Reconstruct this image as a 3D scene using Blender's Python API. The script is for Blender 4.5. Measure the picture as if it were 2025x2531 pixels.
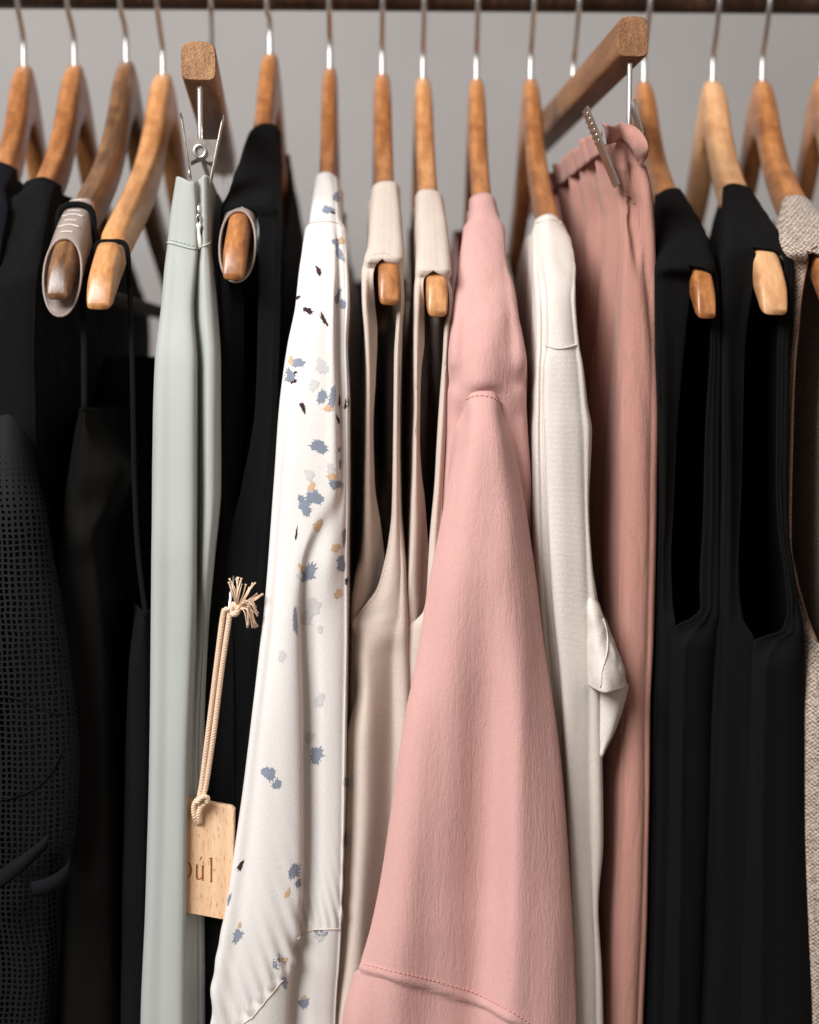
import bpy, bmesh, math, random
import numpy as np
from mathutils import Vector, Matrix, noise
from mathutils.bvhtree import BVHTree

random.seed(7)
S = bpy.context.scene
for o in list(bpy.data.objects):
    bpy.data.objects.remove(o)

# ------------------------------------------------------------------ camera
W0, H0, F0 = 2025.0, 2531.0, 3400.0          # photograph size and focal length in its pixels
VPX, VPY = 930.0, 950.0                       # where lines square to the rail vanish
CAM = Vector((0.0, -1.09, 0.0))
YAW = math.atan((W0/2 - VPX)/F0)
PITCH = math.atan((H0/2 - VPY)/F0)
cd = bpy.data.cameras.new('camera')
cam = bpy.data.objects.new('camera', cd)
S.collection.objects.link(cam)
cam.location = CAM
cam.rotation_euler = (math.pi/2 - PITCH, 0, -YAW)
cd.sensor_fit = 'VERTICAL'
cd.sensor_height = 36.0
cd.sensor_width = 36.0
cd.lens = F0/H0*36.0
cd.clip_start = 0.02
cd.clip_end = 60
cd.dof.use_dof = True
cd.dof.focus_distance = 0.845
cd.dof.aperture_fstop = 3.0
cd.dof.aperture_blades = 9
S.camera = cam
RM = cam.rotation_euler.to_matrix()
CR, CU, CF = RM @ Vector((1, 0, 0)), RM @ Vector((0, 1, 0)), RM @ Vector((0, 0, -1))

# ------------------------------------------------------------------ world and lamps
wd = bpy.data.worlds.new('World')
S.world = wd
wd.use_nodes = True
bg = wd.node_tree.nodes['Background']
bg.inputs[0].default_value = (1.0, 0.89, 0.80, 1)
bg.inputs[1].default_value = 0.12

def area(name, loc, target, sx, sy, power, col):
    l = bpy.data.lights.new(name, 'AREA')
    l.shape = 'RECTANGLE'
    l.size, l.size_y, l.energy, l.color = sx, sy, power, col
    o = bpy.data.objects.new(name, l)
    S.collection.objects.link(o)
    o.location = loc
    d = Vector(target) - Vector(loc)
    o.rotation_euler = d.to_track_quat('-Z', 'Y').to_euler()
    return o
area('window_light', (-1.30, -1.80, 1.45), (0, -0.15, -0.10), 1.2, 1.3, 116, (1.0, 0.99, 0.985))
area('room_light', (1.5, -2.2, 0.9), (0, 0.0, 0.0), 1.2, 1.2, 8, (1.0, 0.78, 0.60))

S.view_settings.view_transform = 'Standard'
S.view_settings.look = 'None'
S.view_settings.gamma = 1
S.view_settings.exposure = 0.0
S.view_settings.use_curve_mapping = False

# ------------------------------------------------------------------ measuring helpers
def P(px, py, Y):
    """the point of the plane at depth Y that the photograph shows at (px, py)"""
    d = CR*((px - W0/2)/F0) + CU*((H0/2 - py)/F0) + CF
    t = (Y - CAM.y)/d.y
    return CAM + d*t

def X_at(px, Y, Z):
    k = px - W0/2
    dy, dz = Y - CAM.y, Z - CAM.z
    a = F0*CR.x - k*CF.x
    b = F0*(CR.y*dy + CR.z*dz) - k*(CF.y*dy + CF.z*dz)
    return -b/a

def proj(p):
    v = p - CAM
    d = v.dot(CF)
    return W0/2 + F0*v.dot(CR)/d, H0/2 - F0*v.dot(CU)/d

def lin(c):
    c = c/255.0
    return c/12.92 if c <= 0.04045 else ((c + 0.055)/1.055)**2.4
def rgb(r, g, b):
    return (lin(r), lin(g), lin(b), 1)

# ------------------------------------------------------------------ materials
class Mat:
    def __init__(s, name):
        s.m = bpy.data.materials.new(name)
        s.m.use_nodes = True
        s.nt = s.m.node_tree
        s.b = s.nt.nodes['Principled BSDF']
        s.out = s.nt.nodes['Material Output']
    def n(s, t, **kw):
        x = s.nt.nodes.new(t)
        for k, v in kw.items():
            if k.startswith('i_'):
                x.inputs[k[2:].replace('_', ' ')].default_value = v
            else:
                setattr(x, k, v)
        return x
    def l(s, a, b):
        s.nt.links.new(a, b)
    def coords(s, scale, rot=(0, 0, 0)):
        tc = s.n('ShaderNodeTexCoord')
        mp = s.n('ShaderNodeMapping')
        mp.inputs['Scale'].default_value = scale
        mp.inputs['Rotation'].default_value = rot
        s.l(tc.outputs['Object'], mp.inputs['Vector'])
        return mp.outputs['Vector']
    def noise(s, vec, scale, detail=3, rough=0.55):
        x = s.n('ShaderNodeTexNoise')
        x.inputs['Scale'].default_value = scale
        x.inputs['Detail'].default_value = detail
        x.inputs['Roughness'].default_value = rough
        s.l(vec, x.inputs['Vector'])
        return x.outputs['Fac']
    def ramp(s, fac, stops):
        x = s.n('ShaderNodeValToRGB')
        e = x.color_ramp.elements
        while len(e) < len(stops):
            e.new(0.5)
        for el, (p, c) in zip(e, stops):
            el.position = p
            el.color = c
        s.l(fac, x.inputs['Fac'])
        return x.outputs['Color']
    def math(s, op, a, b):
        x = s.n('ShaderNodeMath', operation=op)
        for i, v in enumerate((a, b)):
            if isinstance(v, (int, float)):
                x.inputs[i].default_value = v
            else:
                s.l(v, x.inputs[i])
        return x.outputs[0]
    def bump(s, h, strength, dist):
        x = s.n('ShaderNodeBump')
        x.inputs['Strength'].default_value = strength
        x.inputs['Distance'].default_value = dist
        s.l(h, x.inputs['Height'])
        return x.outputs['Normal']

def mul(c, k):
    return (min(1, c[0]*k), min(1, c[1]*k), min(1, c[2]*k), 1)

def fabric(name, col, grain=((1, 1, 1), 900, 0.5), weave=None, translucent=0.15, rough=0.9, sheen=0.15,
           vary=0.06, coarse=None, spec=0.25, crinkle=None):
    """cloth: coloured unevenly, a grain bump, an optional woven rib pattern and some light through it"""
    M = Mat(name)
    v = M.coords((1, 1, 0.35))
    big = M.noise(v, 18, 4)
    col_o = M.ramp(big, [(0.25, mul(col, 1 - vary)), (0.75, mul(col, 1 + vary))])
    g = M.noise(M.coords(grain[0]), grain[1], 3, 0.6)
    h = g
    if weave:                                    # (axis scale vector, rotation, frequency, weight)
        for (rot, freq, wgt) in weave:
            wv = M.n('ShaderNodeTexWave', wave_type='BANDS', bands_direction='Z')
            wv.inputs['Scale'].default_value = freq
            wv.inputs['Distortion'].default_value = 1.2
            wv.inputs['Detail'].default_value = 2
            wv.inputs['Detail Scale'].default_value = 1.5
            M.l(M.coords((1, 1, 1), rot), wv.inputs['Vector'])
            h = M.math('ADD', h, M.math('MULTIPLY', wv.outputs['Fac'], wgt))
    if coarse:
        h = M.math('ADD', h, M.math('MULTIPLY', M.noise(M.coords(coarse[0]), coarse[1], 2), coarse[2]))
    if crinkle:                                  # sharp little creases: |noise - 1/2|
        for (sc_, fr_, wg_) in crinkle:
            cn = M.noise(M.coords(sc_, (0, 0.06, 0)), fr_, 2, .5)
            ab = M.math('ABSOLUTE', M.math('SUBTRACT', cn, 0.5), 0)
            h = M.math('ADD', h, M.math('MULTIPLY', M.math('MINIMUM', M.math('MULTIPLY', ab, 9.0), 1.0), wg_))
    fine = M.ramp(h, [(0.25, (0.86, 0.86, 0.86, 1)), (0.8, (1, 1, 1, 1))])
    mx = M.n('ShaderNodeMix', data_type='RGBA', blend_type='MULTIPLY')
    mx.inputs[0].default_value = 0.8
    M.l(col_o, mx.inputs[6])
    M.l(fine, mx.inputs[7])
    cc = mx.outputs[2]
    nrm = M.bump(h, grain[2], 0.0012)
    M.l(cc, M.b.inputs['Base Color'])
    M.l(nrm, M.b.inputs['Normal'])
    M.b.inputs['Roughness'].default_value = rough
    M.b.inputs['Specular IOR Level'].default_value = spec
    M.b.inputs['Sheen Weight'].default_value = sheen
    M.b.inputs['Sheen Roughness'].default_value = 0.5
    if translucent:
        t = M.n('ShaderNodeBsdfTranslucent')
        M.l(cc, t.inputs['Color'])
        M.l(nrm, t.inputs['Normal'])
        ms = M.n('ShaderNodeMixShader')
        ms.inputs[0].default_value = translucent
        M.l(M.b.outputs[0], ms.inputs[1])
        M.l(t.outputs[0], ms.inputs[2])
        M.l(ms.outputs[0], M.out.inputs['Surface'])
    return M.m

def wood(name, light, dark, along='Y', rough=0.36, coat=0.25, freq=1.0, speck=False):
    M = Mat(name)
    sc = {'Y': (1, 0.09, 0.35), 'Z': (1, 1, 0.1)}[along]
    v = M.coords(sc)
    n1 = M.noise(v, 150*freq, 6, 0.6)
    n2 = M.noise(M.coords((1, .35, 1)), 22, 4)
    f = M.math('ADD', M.math('MULTIPLY', n1, 0.62), M.math('MULTIPLY', n2, 0.38))
    oi = M.n('ShaderNodeObjectInfo')
    f = M.math('ADD', f, M.math('MULTIPLY', M.math('SUBTRACT', oi.outputs['Random'], 0.5), 0.10))
    sc2 = M.noise(M.coords((1, .04, .5)), 420, 3, .6)
    f = M.math('ADD', f, M.math('MULTIPLY', M.math('SUBTRACT', sc2, 0.5), 0.22))
    c = M.ramp(f, [(0.40, dark), (0.52, tuple((a + b)/2 for a, b in zip(light, dark))), (0.61, light)])
    if speck:
        n3 = M.noise(M.coords((1, 1, 1)), 900, 3)
        mx = M.n('ShaderNodeMix', data_type='RGBA', blend_type='MULTIPLY')
        mx.inputs[0].default_value = 0.9
        M.l(c, mx.inputs[6])
        M.l(M.ramp(n3, [(0.36, (0.55, 0.48, 0.40, 1)), (0.56, (1, 1, 1, 1))]), mx.inputs[7])
        c = mx.outputs[2]
        M.l(M.bump(n3, 0.5, 0.001), M.b.inputs['Normal'])
    else:
        M.l(M.bump(M.math('ADD', n1, M.noise(M.coords((1, 1, 1)), 260, 2)), 0.12, 0.001), M.b.inputs['Normal'])
    M.l(c, M.b.inputs['Base Color'])
    M.b.inputs['Roughness'].default_value = rough
    M.b.inputs['Coat Weight'].default_value = coat
    M.b.inputs['Coat Roughness'].default_value = 0.26
    return M.m

def metal(name, col, rough):
    M = Mat(name)
    M.b.inputs['Base Color'].default_value = col
    M.b.inputs['Metallic'].default_value = 1
    n = M.noise(M.coords((1, 1, 1)), 120, 3)
    M.l(M.math('ADD', M.math('MULTIPLY', n, 0.16), rough - 0.08), M.b.inputs['Roughness'])
    return M.m

def plain(name, col, rough=0.6, spec=0.4, vary=0.08):
    M = Mat(name)
    n = M.noise(M.coords((1, 1, 1)), 70, 4)
    M.l(M.ramp(n, [(0.3, mul(col, 1 - vary)), (0.7, mul(col, 1 + vary))]), M.b.inputs['Base Color'])
    M.b.inputs['Roughness'].default_value = rough
    M.b.inputs['Specular IOR Level'].default_value = spec
    return M.m

m_maple = wood('maple_lacquer', rgb(208, 152, 100), rgb(166, 108, 62))
m_maple2 = wood('honey_maple_lacquer', rgb(192, 130, 78), rgb(140, 86, 45))
m_beech = wood('pale_beech', rgb(216, 168, 122), rgb(186, 132, 88), rough=0.5, coat=0.1)
m_walnut = wood('walnut_lacquer', rgb(146, 104, 68), rgb(82, 54, 33), freq=0.8)
m_bar = wood('worn_bar_wood', rgb(186, 138, 94), rgb(138, 96, 62), rough=0.55, coat=0.1, speck=True)
m_tag = wood('beech_tag_wood', rgb(236, 198, 158), rgb(214, 168, 126), along='Z', rough=0.6, coat=0.0)
Mt = Mat('beech_tag')
b1 = Mt.noise(Mt.coords((1, 1, .06)), 160, 4)
b2 = Mt.noise(Mt.coords((1, 1, .16), (0, .06, 0)), 900, 2, .5)
bc = Mt.ramp(b1, [(.35, rgb(214, 172, 134)), (.65, rgb(232, 196, 160))])
bm_ = Mt.n('ShaderNodeMix', data_type='RGBA', blend_type='MULTIPLY')
bm_.inputs[0].default_value = 1
Mt.l(bc, bm_.inputs[6])
Mt.l(Mt.ramp(b2, [(.30, rgb(214, 176, 146)), (.42, (1, 1, 1, 1))]), bm_.inputs[7])
Mt.l(bm_.outputs[2], Mt.b.inputs['Base Color'])
Mt.l(Mt.bump(b2, .25, .001), Mt.b.inputs['Normal'])
Mt.b.inputs['Roughness'].default_value = .6
m_tag = Mt.m
m_burn = plain('burnt_lettering', rgb(168, 112, 66), 0.8, 0.1)
m_rail = wood('dark_rail_wood', rgb(86, 62, 46), rgb(40, 28, 20), rough=0.45, coat=0.2)
m_dowel = wood('dark_dowel', rgb(84, 58, 40), rgb(48, 32, 22), rough=0.7, coat=0.0)
m_steel = metal('polished_steel', (0.76, 0.77, 0.77, 1), 0.32)
m_dull = metal('nickel_clip', (0.62, 0.57, 0.52, 1), 0.3)

M = Mat('grey_wall')
n = M.noise(M.coords((1, 1, 1)), 3.0, 5)
M.l(M.ramp(n, [(0.3, rgb(152, 148, 146)), (0.7, rgb(160, 156, 154))]), M.b.inputs['Base Color'])
M.b.inputs['Roughness'].default_value = 0.9
m_wall = M.m

M = Mat('clear_silicone')
M.b.inputs['Base Color'].default_value = rgb(196, 180, 172)
M.b.inputs['Roughness'].default_value = 0.35
M.b.inputs['IOR'].default_value = 1.35
n = M.noise(M.coords((1, 1, 1)), 300, 3)
M.l(M.bump(n, 0.2, 0.001), M.b.inputs['Normal'])
tr = M.n('ShaderNodeBsdfTransparent')
tr.inputs[0].default_value = (0.95, 0.92, 0.90, 1)
ms = M.n('ShaderNodeMixShader')
ms.inputs[0].default_value = 0.6
M.l(M.b.outputs[0], ms.inputs[1])
M.l(tr.outputs[0], ms.inputs[2])
M.l(ms.outputs[0], M.out.inputs['Surface'])
m_sil = M.m
m_silrib = plain('silicone_rib', rgb(214, 200, 192), 0.4, 0.4)

V90 = math.pi/2
m_sage = fabric('sage_twill', rgb(180, 184, 179), ((1, 1, 1), 1500, 0.35), rough=0.62, spec=0.4, weave=[((0, 0.75, 0), 420, 0.25)], translucent=0.12)
m_white = fabric('ivory_chiffon', rgb(248, 243, 239), ((1, 1, 0.7), 1100, 0.22), translucent=0.24, vary=0.02)
m_white2 = fabric('ivory_chiffon_inner', rgb(222, 212, 204), ((1, 1, 0.7), 900, 0.45), translucent=0.3, vary=0.03)
m_beige = fabric('beige_crepe', rgb(222, 205, 192), ((1, 1, 2.2), 600, 0.4), weave=[((0, 0, 0), 420, 0.25)], translucent=0.15)
m_pink = fabric('pink_crepe', rgb(222, 174, 167), ((1, 1, 0.7), 1500, 0.40), translucent=0.18, vary=0.03,
                coarse=((1, 1, 0.2), 200, 0.25), crinkle=[((1, 1, 0.12), 120, 0.30), ((1, 1, 0.25), 300, 0.25)])
m_linen = fabric('white_slub_knit', rgb(241, 232, 223), ((1, 1, 2.5), 800, 0.5), weave=[((0, 0, 0), 420, 0.3)], translucent=0.2, vary=0.04)
m_rose = fabric('dusty_rose_crepe', rgb(186, 136, 123), ((1, 1, 0.8), 1100, 0.45), translucent=0.12, vary=0.03, crinkle=[((1, 1, 0.14), 120, 0.45)])
m_black = fabric('black_crepe', (0.0056, 0.0053, 0.0054, 1), ((1, 1, 1), 1200, 0.3), translucent=0, sheen=0, rough=0.9, spec=0.10)
m_bknit = fabric('black_rib_knit', (0.0048, 0.0046, 0.0050, 1), ((1, 1, 1), 420, 0.9), weave=[((0, 0.5, 0), 300, 0.6)], translucent=0, sheen=0.0, spec=0.16)
m_satin = fabric('dark_brown_satin', (0.0046, 0.0038, 0.0033, 1), ((1, 1, 1), 1200, 0.1), translucent=0, sheen=0, rough=0.75, spec=0.07)
m_navy = fabric('navy_cloth', (0.005, 0.006, 0.010, 1), ((1, 1, 1), 900, 0.4), translucent=0, sheen=0.0, spec=0.1)
m_gap_cloth = fabric('dark_gap_cloth', (0.010, 0.008, 0.007, 1), ((1, 1, 1), 500, 0.4), translucent=0, sheen=0.0, spec=0.1)
m_rib = plain('black_band', (0.0065, 0.0068, 0.008, 1), 0.9, 0.08)

# open mesh knit: square holes through the cloth
M = Mat('black_mesh_knit')
tc = M.n('ShaderNodeTexCoord')
wob = M.n('ShaderNodeTexNoise')
wob.inputs['Scale'].default_value = 0.35
wob.inputs['Detail'].default_value = 3
M.l(tc.outputs['UV'], wob.inputs['Vector'])
wa = M.n('ShaderNodeVectorMath', operation='MULTIPLY_ADD')
M.l(wob.outputs['Color'], wa.inputs[0])
wa.inputs[1].default_value = (0.9, 0.9, 0)
M.l(tc.outputs['UV'], wa.inputs[2])
sx = M.n('ShaderNodeSeparateXYZ')
M.l(wa.outputs[0], sx.inputs[0])
hu = M.math('PINGPONG', M.math('MULTIPLY', sx.outputs['X'], 1.0), 0.5)
hv = M.math('PINGPONG', M.math('MULTIPLY', sx.outputs['Y'], 1.0), 0.5)
mr = M.n('ShaderNodeMapRange')
M.l(sx.outputs['Y'], mr.inputs[0])
mr.inputs[1].default_value = P(30, 1330, -.245).z*268
mr.inputs[2].default_value = P(30, 1030, -.228).z*268
mr.inputs[3].default_value = 0.0
mr.inputs[4].default_value = 0.34
hole = M.math('MULTIPLY', M.math('GREATER_THAN', hu, M.math('ADD', mr.outputs[0], 0.20)), M.math('GREATER_THAN', hv, M.math('ADD', mr.outputs[0], 0.17)))
M.b.inputs['Base Color'].default_value = (0.0074, 0.0078, 0.0082, 1)
M.b.inputs['Roughness'].default_value = 0.7
M.b.inputs['Specular IOR Level'].default_value = 0.12
tr = M.n('ShaderNodeBsdfTransparent')
ms = M.n('ShaderNodeMixShader')
M.l(hole, ms.inputs[0])
M.l(M.b.outputs[0], ms.inputs[1])
M.l(tr.outputs[0], ms.inputs[2])
M.l(ms.outputs[0], M.out.inputs['Surface'])
m_mesh = M.m

# tweed of the right-hand garment
M = Mat('oatmeal_tweed')
v = M.coords((1, 1, 1))
n1 = M.noise(M.coords((1, 1, 2.0), (0.5, 0.4, 0.5)), 420, 3, 0.7)
n2 = M.noise(v, 900, 2)
f = M.math('ADD', M.math('MULTIPLY', n1, 0.55), M.math('MULTIPLY', n2, 0.25))
for rot_ in ((0, .7, 0), (0, -.7, 0)):
    wv = M.n('ShaderNodeTexWave', wave_type='BANDS', bands_direction='Z')
    wv.inputs['Scale'].default_value = 150
    wv.inputs['Distortion'].default_value = 2.5
    wv.inputs['Detail'].default_value = 2
    wv.inputs['Detail Scale'].default_value = 2
    M.l(M.coords((1, 1, 1), rot_), wv.inputs['Vector'])
    f = M.math('ADD', f, M.math('MULTIPLY', wv.outputs['Fac'], 0.10))
M.l(M.ramp(f, [(0.36, rgb(62, 48, 40)), (0.46, rgb(146, 127, 112)), (0.60, rgb(206, 190, 176))]), M.b.inputs['Base Color'])
M.l(M.bump(f, 0.9, 0.0015), M.b.inputs['Normal'])
M.b.inputs['Roughness'].default_value = 0.9
M.b.inputs['Sheen Weight'].default_value = 0.2
m_tweed = M.m
m_trim = plain('copper_piping', rgb(150, 104, 78), 0.5, 0.5)

m_blue = plain('print_slate_blue', rgb(130, 137, 151), 0.9, 0.1, 0.12)
m_pale = plain('print_pale_grey', rgb(198, 194, 193), 0.9, 0.1, 0.04)
m_tan = plain('print_tan', rgb(204, 168, 132), 0.9, 0.1, 0.08)
m_plum = plain('print_plum', rgb(62, 42, 48), 0.9, 0.1, 0.3)
m_seam_w = plain('ivory_thread', rgb(222, 206, 192), 0.9, 0.1)
m_seam_p = plain('pink_thread', rgb(214, 150, 140), 0.9, 0.1)
m_seam_k = plain('black_thread', (0.0095, 0.0095, 0.010, 1), 0.8, 0.15)
m_seam_s = plain('sage_thread', rgb(178, 186, 178), 0.9, 0.1)
m_seam_b = plain('beige_thread', rgb(196, 170, 150), 0.9, 0.1)
m_cord = plain('cotton_cord', rgb(226, 196, 170), 0.9, 0.1, 0.08)
m_zip = plain('pale_zip_paint', rgb(226, 232, 227), 0.35, 0.5)

# ------------------------------------------------------------------ object helpers
COL = S.collection
def empty(name, loc, label, cat, group=None):
    o = bpy.data.objects.new(name, None)
    o.empty_display_size = 0.02
    COL.objects.link(o)
    o.location = loc
    o['label'] = label
    o['category'] = cat
    if group:
        o['group'] = group
    return o

def mesh_obj(name, verts, faces, mat, parent=None, smooth=True, uvs=None, label=None):
    me = bpy.data.meshes.new(name)
    off = Vector(parent_loc(parent)) if parent else Vector((0, 0, 0))
    vv = np.asarray([tuple(v) for v in verts], dtype=float) - np.array(off)
    me.from_pydata(vv.tolist(), [], [tuple(f) for f in faces])
    if smooth:
        me.polygons.foreach_set('use_smooth', [True]*len(me.polygons))
    if uvs is not None:
        ul = me.uv_layers.new(name='UVMap')
        li = np.zeros(len(me.loops), dtype=np.int64)
        me.loops.foreach_get('vertex_index', li)
        ul.data.foreach_set('uv', np.asarray(uvs, dtype=float)[li].ravel())
    me.materials.append(mat)
    me.update()
    o = bpy.data.objects.new(name, me)
    COL.objects.link(o)
    if parent:
        o.parent = parent
    if label:
        o['label'] = label
    return o

def parent_loc(p):
    l = Vector((0, 0, 0))
    while p:
        l = l + p.location
        p = p.parent
    return l

class MB:
    def __init__(s):
        s.v, s.f, s.uv = [], [], []
    def add(s, v, f, uv=None):
        k = len(s.v)
        s.v += [tuple(x) for x in v]
        s.f += [tuple(i + k for i in q) for q in f]
        s.uv += list(uv) if uv is not None else [(0, 0)]*len(v)
    def build(s, name, mat, parent=None, smooth=True, label=None, uv=False):
        return mesh_obj(name, s.v, s.f, mat, parent, smooth, s.uv if uv else None, label)

def catmull(pts, per):
    """smooth polyline through pts"""
    p = [np.array(q, dtype=float) for q in pts]
    p = [2*p[0] - p[1]] + p + [2*p[-1] - p[-2]]
    out = []
    for i in range(1, len(p) - 2):
        for k in range(per):
            t = k/per
            out.append(0.5*((2*p[i]) + (-p[i-1] + p[i+1])*t + (2*p[i-1] - 5*p[i] + 4*p[i+1] - p[i+2])*t*t
                            + (-p[i-1] + 3*p[i] - 3*p[i+1] + p[i+2])*t**3))
    out.append(p[-2])
    return out

def tube(path, r, seg=8, flat=None, cap=True):
    """swept tube along a polyline; r a number or list; flat = (direction, factor) squashes the section"""
    pts = [Vector(p) for p in path]
    n = len(pts)
    rr = r if isinstance(r, (list, tuple)) else [r]*n
    v, f = [], []
    t0 = (pts[1] - pts[0]).normalized()
    up = Vector((0, 0, 1)) if abs(t0.z) < 0.9 else Vector((1, 0, 0))
    a = t0.cross(up).normalized()
    for i in range(n):
        t = (pts[min(i+1, n-1)] - pts[max(i-1, 0)]).normalized()
        a = (a - t*a.dot(t)).normalized()
        b = t.cross(a)
        for k in range(seg):
            th = 2*math.pi*k/seg
            off = a*math.cos(th)*rr[i] + b*math.sin(th)*rr[i]
            if flat:
                d = Vector(flat[0])
                off = off - d*off.dot(d)*(1 - flat[1])
            v.append(pts[i] + off)
    for i in range(n - 1):
        for k in range(seg):
            f.append((i*seg + k, i*seg + (k+1) % seg, (i+1)*seg + (k+1) % seg, (i+1)*seg + k))
    if cap:
        f.append(tuple(range(seg))[::-1])
        f.append(tuple((n-1)*seg + k for k in range(seg)))
    return v, f

def box(mb, c, s, ax=None):
    c = Vector(c)
    ax = ax or (Vector((1, 0, 0)), Vector((0, 1, 0)), Vector((0, 0, 1)))
    v = []
    for i in (-1, 1):
        for j in (-1, 1):
            for k in (-1, 1):
                v.append(c + ax[0]*i*s[0]/2 + ax[1]*j*s[1]/2 + ax[2]*k*s[2]/2)
    mb.add(v, [(0, 1, 3, 2), (4, 6, 7, 5), (0, 4, 5, 1), (2, 3, 7, 6), (0, 2, 6, 4), (1, 5, 7, 3)])

def pchip(x, y, xi):
    """monotone cubic through (x, y); y may be (n, k)"""
    x = np.asarray(x, float)
    y = np.asarray(y, float)
    h = np.diff(x)[:, None]
    d = np.diff(y, axis=0)/h
    m = np.zeros_like(y)
    m[0], m[-1] = d[0], d[-1]
    if len(x) > 2:
        w1 = 2*h[1:] + h[:-1]
        w2 = h[1:] + 2*h[:-1]
        same = d[:-1]*d[1:] > 0
        with np.errstate(divide='ignore', invalid='ignore'):
            hm = (w1 + w2)/(w1/d[:-1] + w2/d[1:])
        m[1:-1] = np.where(same, hm, 0)
    k = np.clip(np.searchsorted(x, xi, side='right') - 1, 0, len(x) - 2)
    t = ((xi - x[k])/(x[k+1] - x[k]))[:, None]
    hh = (x[k+1] - x[k])[:, None]
    return ((1 + 2*t)*(1-t)**2*y[k] + t*(1-t)**2*hh*m[k] + t*t*(3 - 2*t)*y[k+1] + t*t*(t-1)*hh*m[k+1])

# ------------------------------------------------------------------ the setting: wall and rail
wall = mesh_obj('wall', [(-3, 0.52, -2), (3, 0.52, -2), (3, 0.52, 2), (-3, 0.52, 2),
                         (-3, 0.60, -2), (3, 0.60, -2), (3, 0.60, 2), (-3, 0.60, 2)],
                [(0, 1, 2, 3), (5, 4, 7, 6), (4, 0, 3, 7), (1, 5, 6, 2), (3, 2, 6, 7), (4, 5, 1, 0)], m_wall, smooth=False)
wall['kind'] = 'structure'

RAIL_R = 0.0135
RAIL_Z = P(1012, 24, -0.004).z + RAIL_R
v, f = tube([(-1.0, 0, RAIL_Z), (-0.5, 0, RAIL_Z), (0, 0, RAIL_Z), (0.5, 0, RAIL_Z), (1.0, 0, RAIL_Z)], RAIL_R, 40)
rail = mesh_obj('clothes_rail', v, f, m_rail)
rail['label'] = 'dark brown round clothes rail along the top of the picture'
rail['category'] = 'clothes rail'

# ------------------------------------------------------------------ hangers
TS = np.array([0, .05, .11, .18, .30, .45, .64, .80, .90, .96, 1.0])
DS = np.array([0, .035, .115, .235, .385, .515, .65, .765, .86, .93, 1.0])
HS = np.array([.046, .046, .044, .040, .036, .033, .030, .028, .026, .023, .016])     # height of the arm
YT = -0.225

def hook_path(N, u, lean=0.0):
    zc = RAIL_Z + RAIL_R + 0.0016 - 0.0215 - N.z
    pts = [(0, -0.006), (0, 0.006), (0.0005, 0.019), (0.006, 0.026)]
    for a in range(-40, 186, 15):
        pts.append((0.0215*math.cos(math.radians(a)), zc + 0.0215*math.sin(math.radians(a))))
    out = []
    for (h, z) in catmull(pts, 3):
        out.append(N + u*h + Vector((0, 0, z)))
    return out

ARM = {}
def hanger(key, name, neck, tip, thick, mat, label, group, bar=None, notch=False, tipw=1.0, yt=YT, crown=1.0):
    N = P(neck[0], neck[1], 0.0)
    T = P(tip[0], tip[1], yt)
    L = math.hypot(T.x - N.x, T.y - N.y)
    u = Vector((T.x - N.x, T.y - N.y, 0)).normalized()
    sd = Vector((-u.y, u.x, 0))
    if sd.x < 0:
        sd = -sd
    drop = N.z - T.z
    root = empty(name, N, label, 'coat hanger', group)
    ts = list(np.concatenate([np.linspace(0, .9, 46), np.linspace(.9, 1, 16)[1:]]))
    rings = []
    top_samples = []
    m = 20
    for sgn in (-1, 1):
        seq = ts[::-1] if sgn < 0 else ts[1:]
        for t in seq:
            d = float(pchip(TS, DS[:, None], np.array([t]))[0, 0])*drop*0.93
            hgt = float(np.interp(t, TS, HS))*crown
            top = -d
            bot = -d - hgt
            wdt = thick*(1.0 + 0.02*math.sin(t*9)) * (1 - (1-tipw)*max(0, (t-.6)/.4))
            e = max(0.0, (t - 0.955)/0.045)
            if e > 0:                                   # rounded end
                k = math.sqrt(max(0, 1 - e*e*0.93))
                mid = (top + bot)/2 - 0.002*e
                top, bot = mid + (top - mid)*k, mid + (bot - mid)*k
                wdt *= 0.72 + 0.28*k
            if notch and 0.80 < t < 0.86:
                top -= 0.006*math.sin((t - 0.80)/0.06*math.pi)**0.5
            ctr = N + u*(L*t*sgn) + Vector((0, 0, (top + bot)/2))
            ring = []
            for k in range(m):
                th = 2*math.pi*k/m
                c, s_ = math.cos(th), math.sin(th)
                ex = 0.56
                cx = math.copysign(abs(c)**ex, c)
                sz = math.copysign(abs(s_)**ex, s_)
                ring.append(ctr + sd*(cx*wdt/2) + Vector((0, 0, sz*(top - bot)/2)))
            rings.append(ring)
            if sgn > 0:
                tp = N + u*(L*t) + Vector((0, 0, top))
                top_samples.append((proj(tp)[1], tp.y, proj(tp)[0], abs(sd.x)*wdt/2*F0/(tp.y - CAM.y)))
    v, f = [], []
    for r in rings:
        v += r
    for i in range(len(rings) - 1):
        for k in range(m):
            f.append((i*m + k, i*m + (k+1) % m, (i+1)*m + (k+1) % m, (i+1)*m + k))
    f.append(tuple(range(m))[::-1])
    f.append(tuple((len(rings)-1)*m + k for k in range(m)))
    mesh_obj('wooden_arms', v, f, mat, root)
    v, f = tube(hook_path(N, u), 0.0022, 12)
    mesh_obj('hook', v, f, m_steel, root)
    if bar:
        zb = T.z + 0.012
        a = Vector((N.x, N.y, zb)) + u*L*0.90
        b = Vector((N.x, N.y, zb)) - u*L*0.90
        v, f = tube([a, a.lerp(b, .25), a.lerp(b, .5), a.lerp(b, .75), b], 0.0058, 16)
        mesh_obj('trouser_bar', v, f, bar, root)
    ARM[key] = dict(N=N, u=u, sd=sd, L=L, T=T, drop=drop, tops=top_samples, root=root, thick=thick, crown=crown)
    return root

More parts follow.
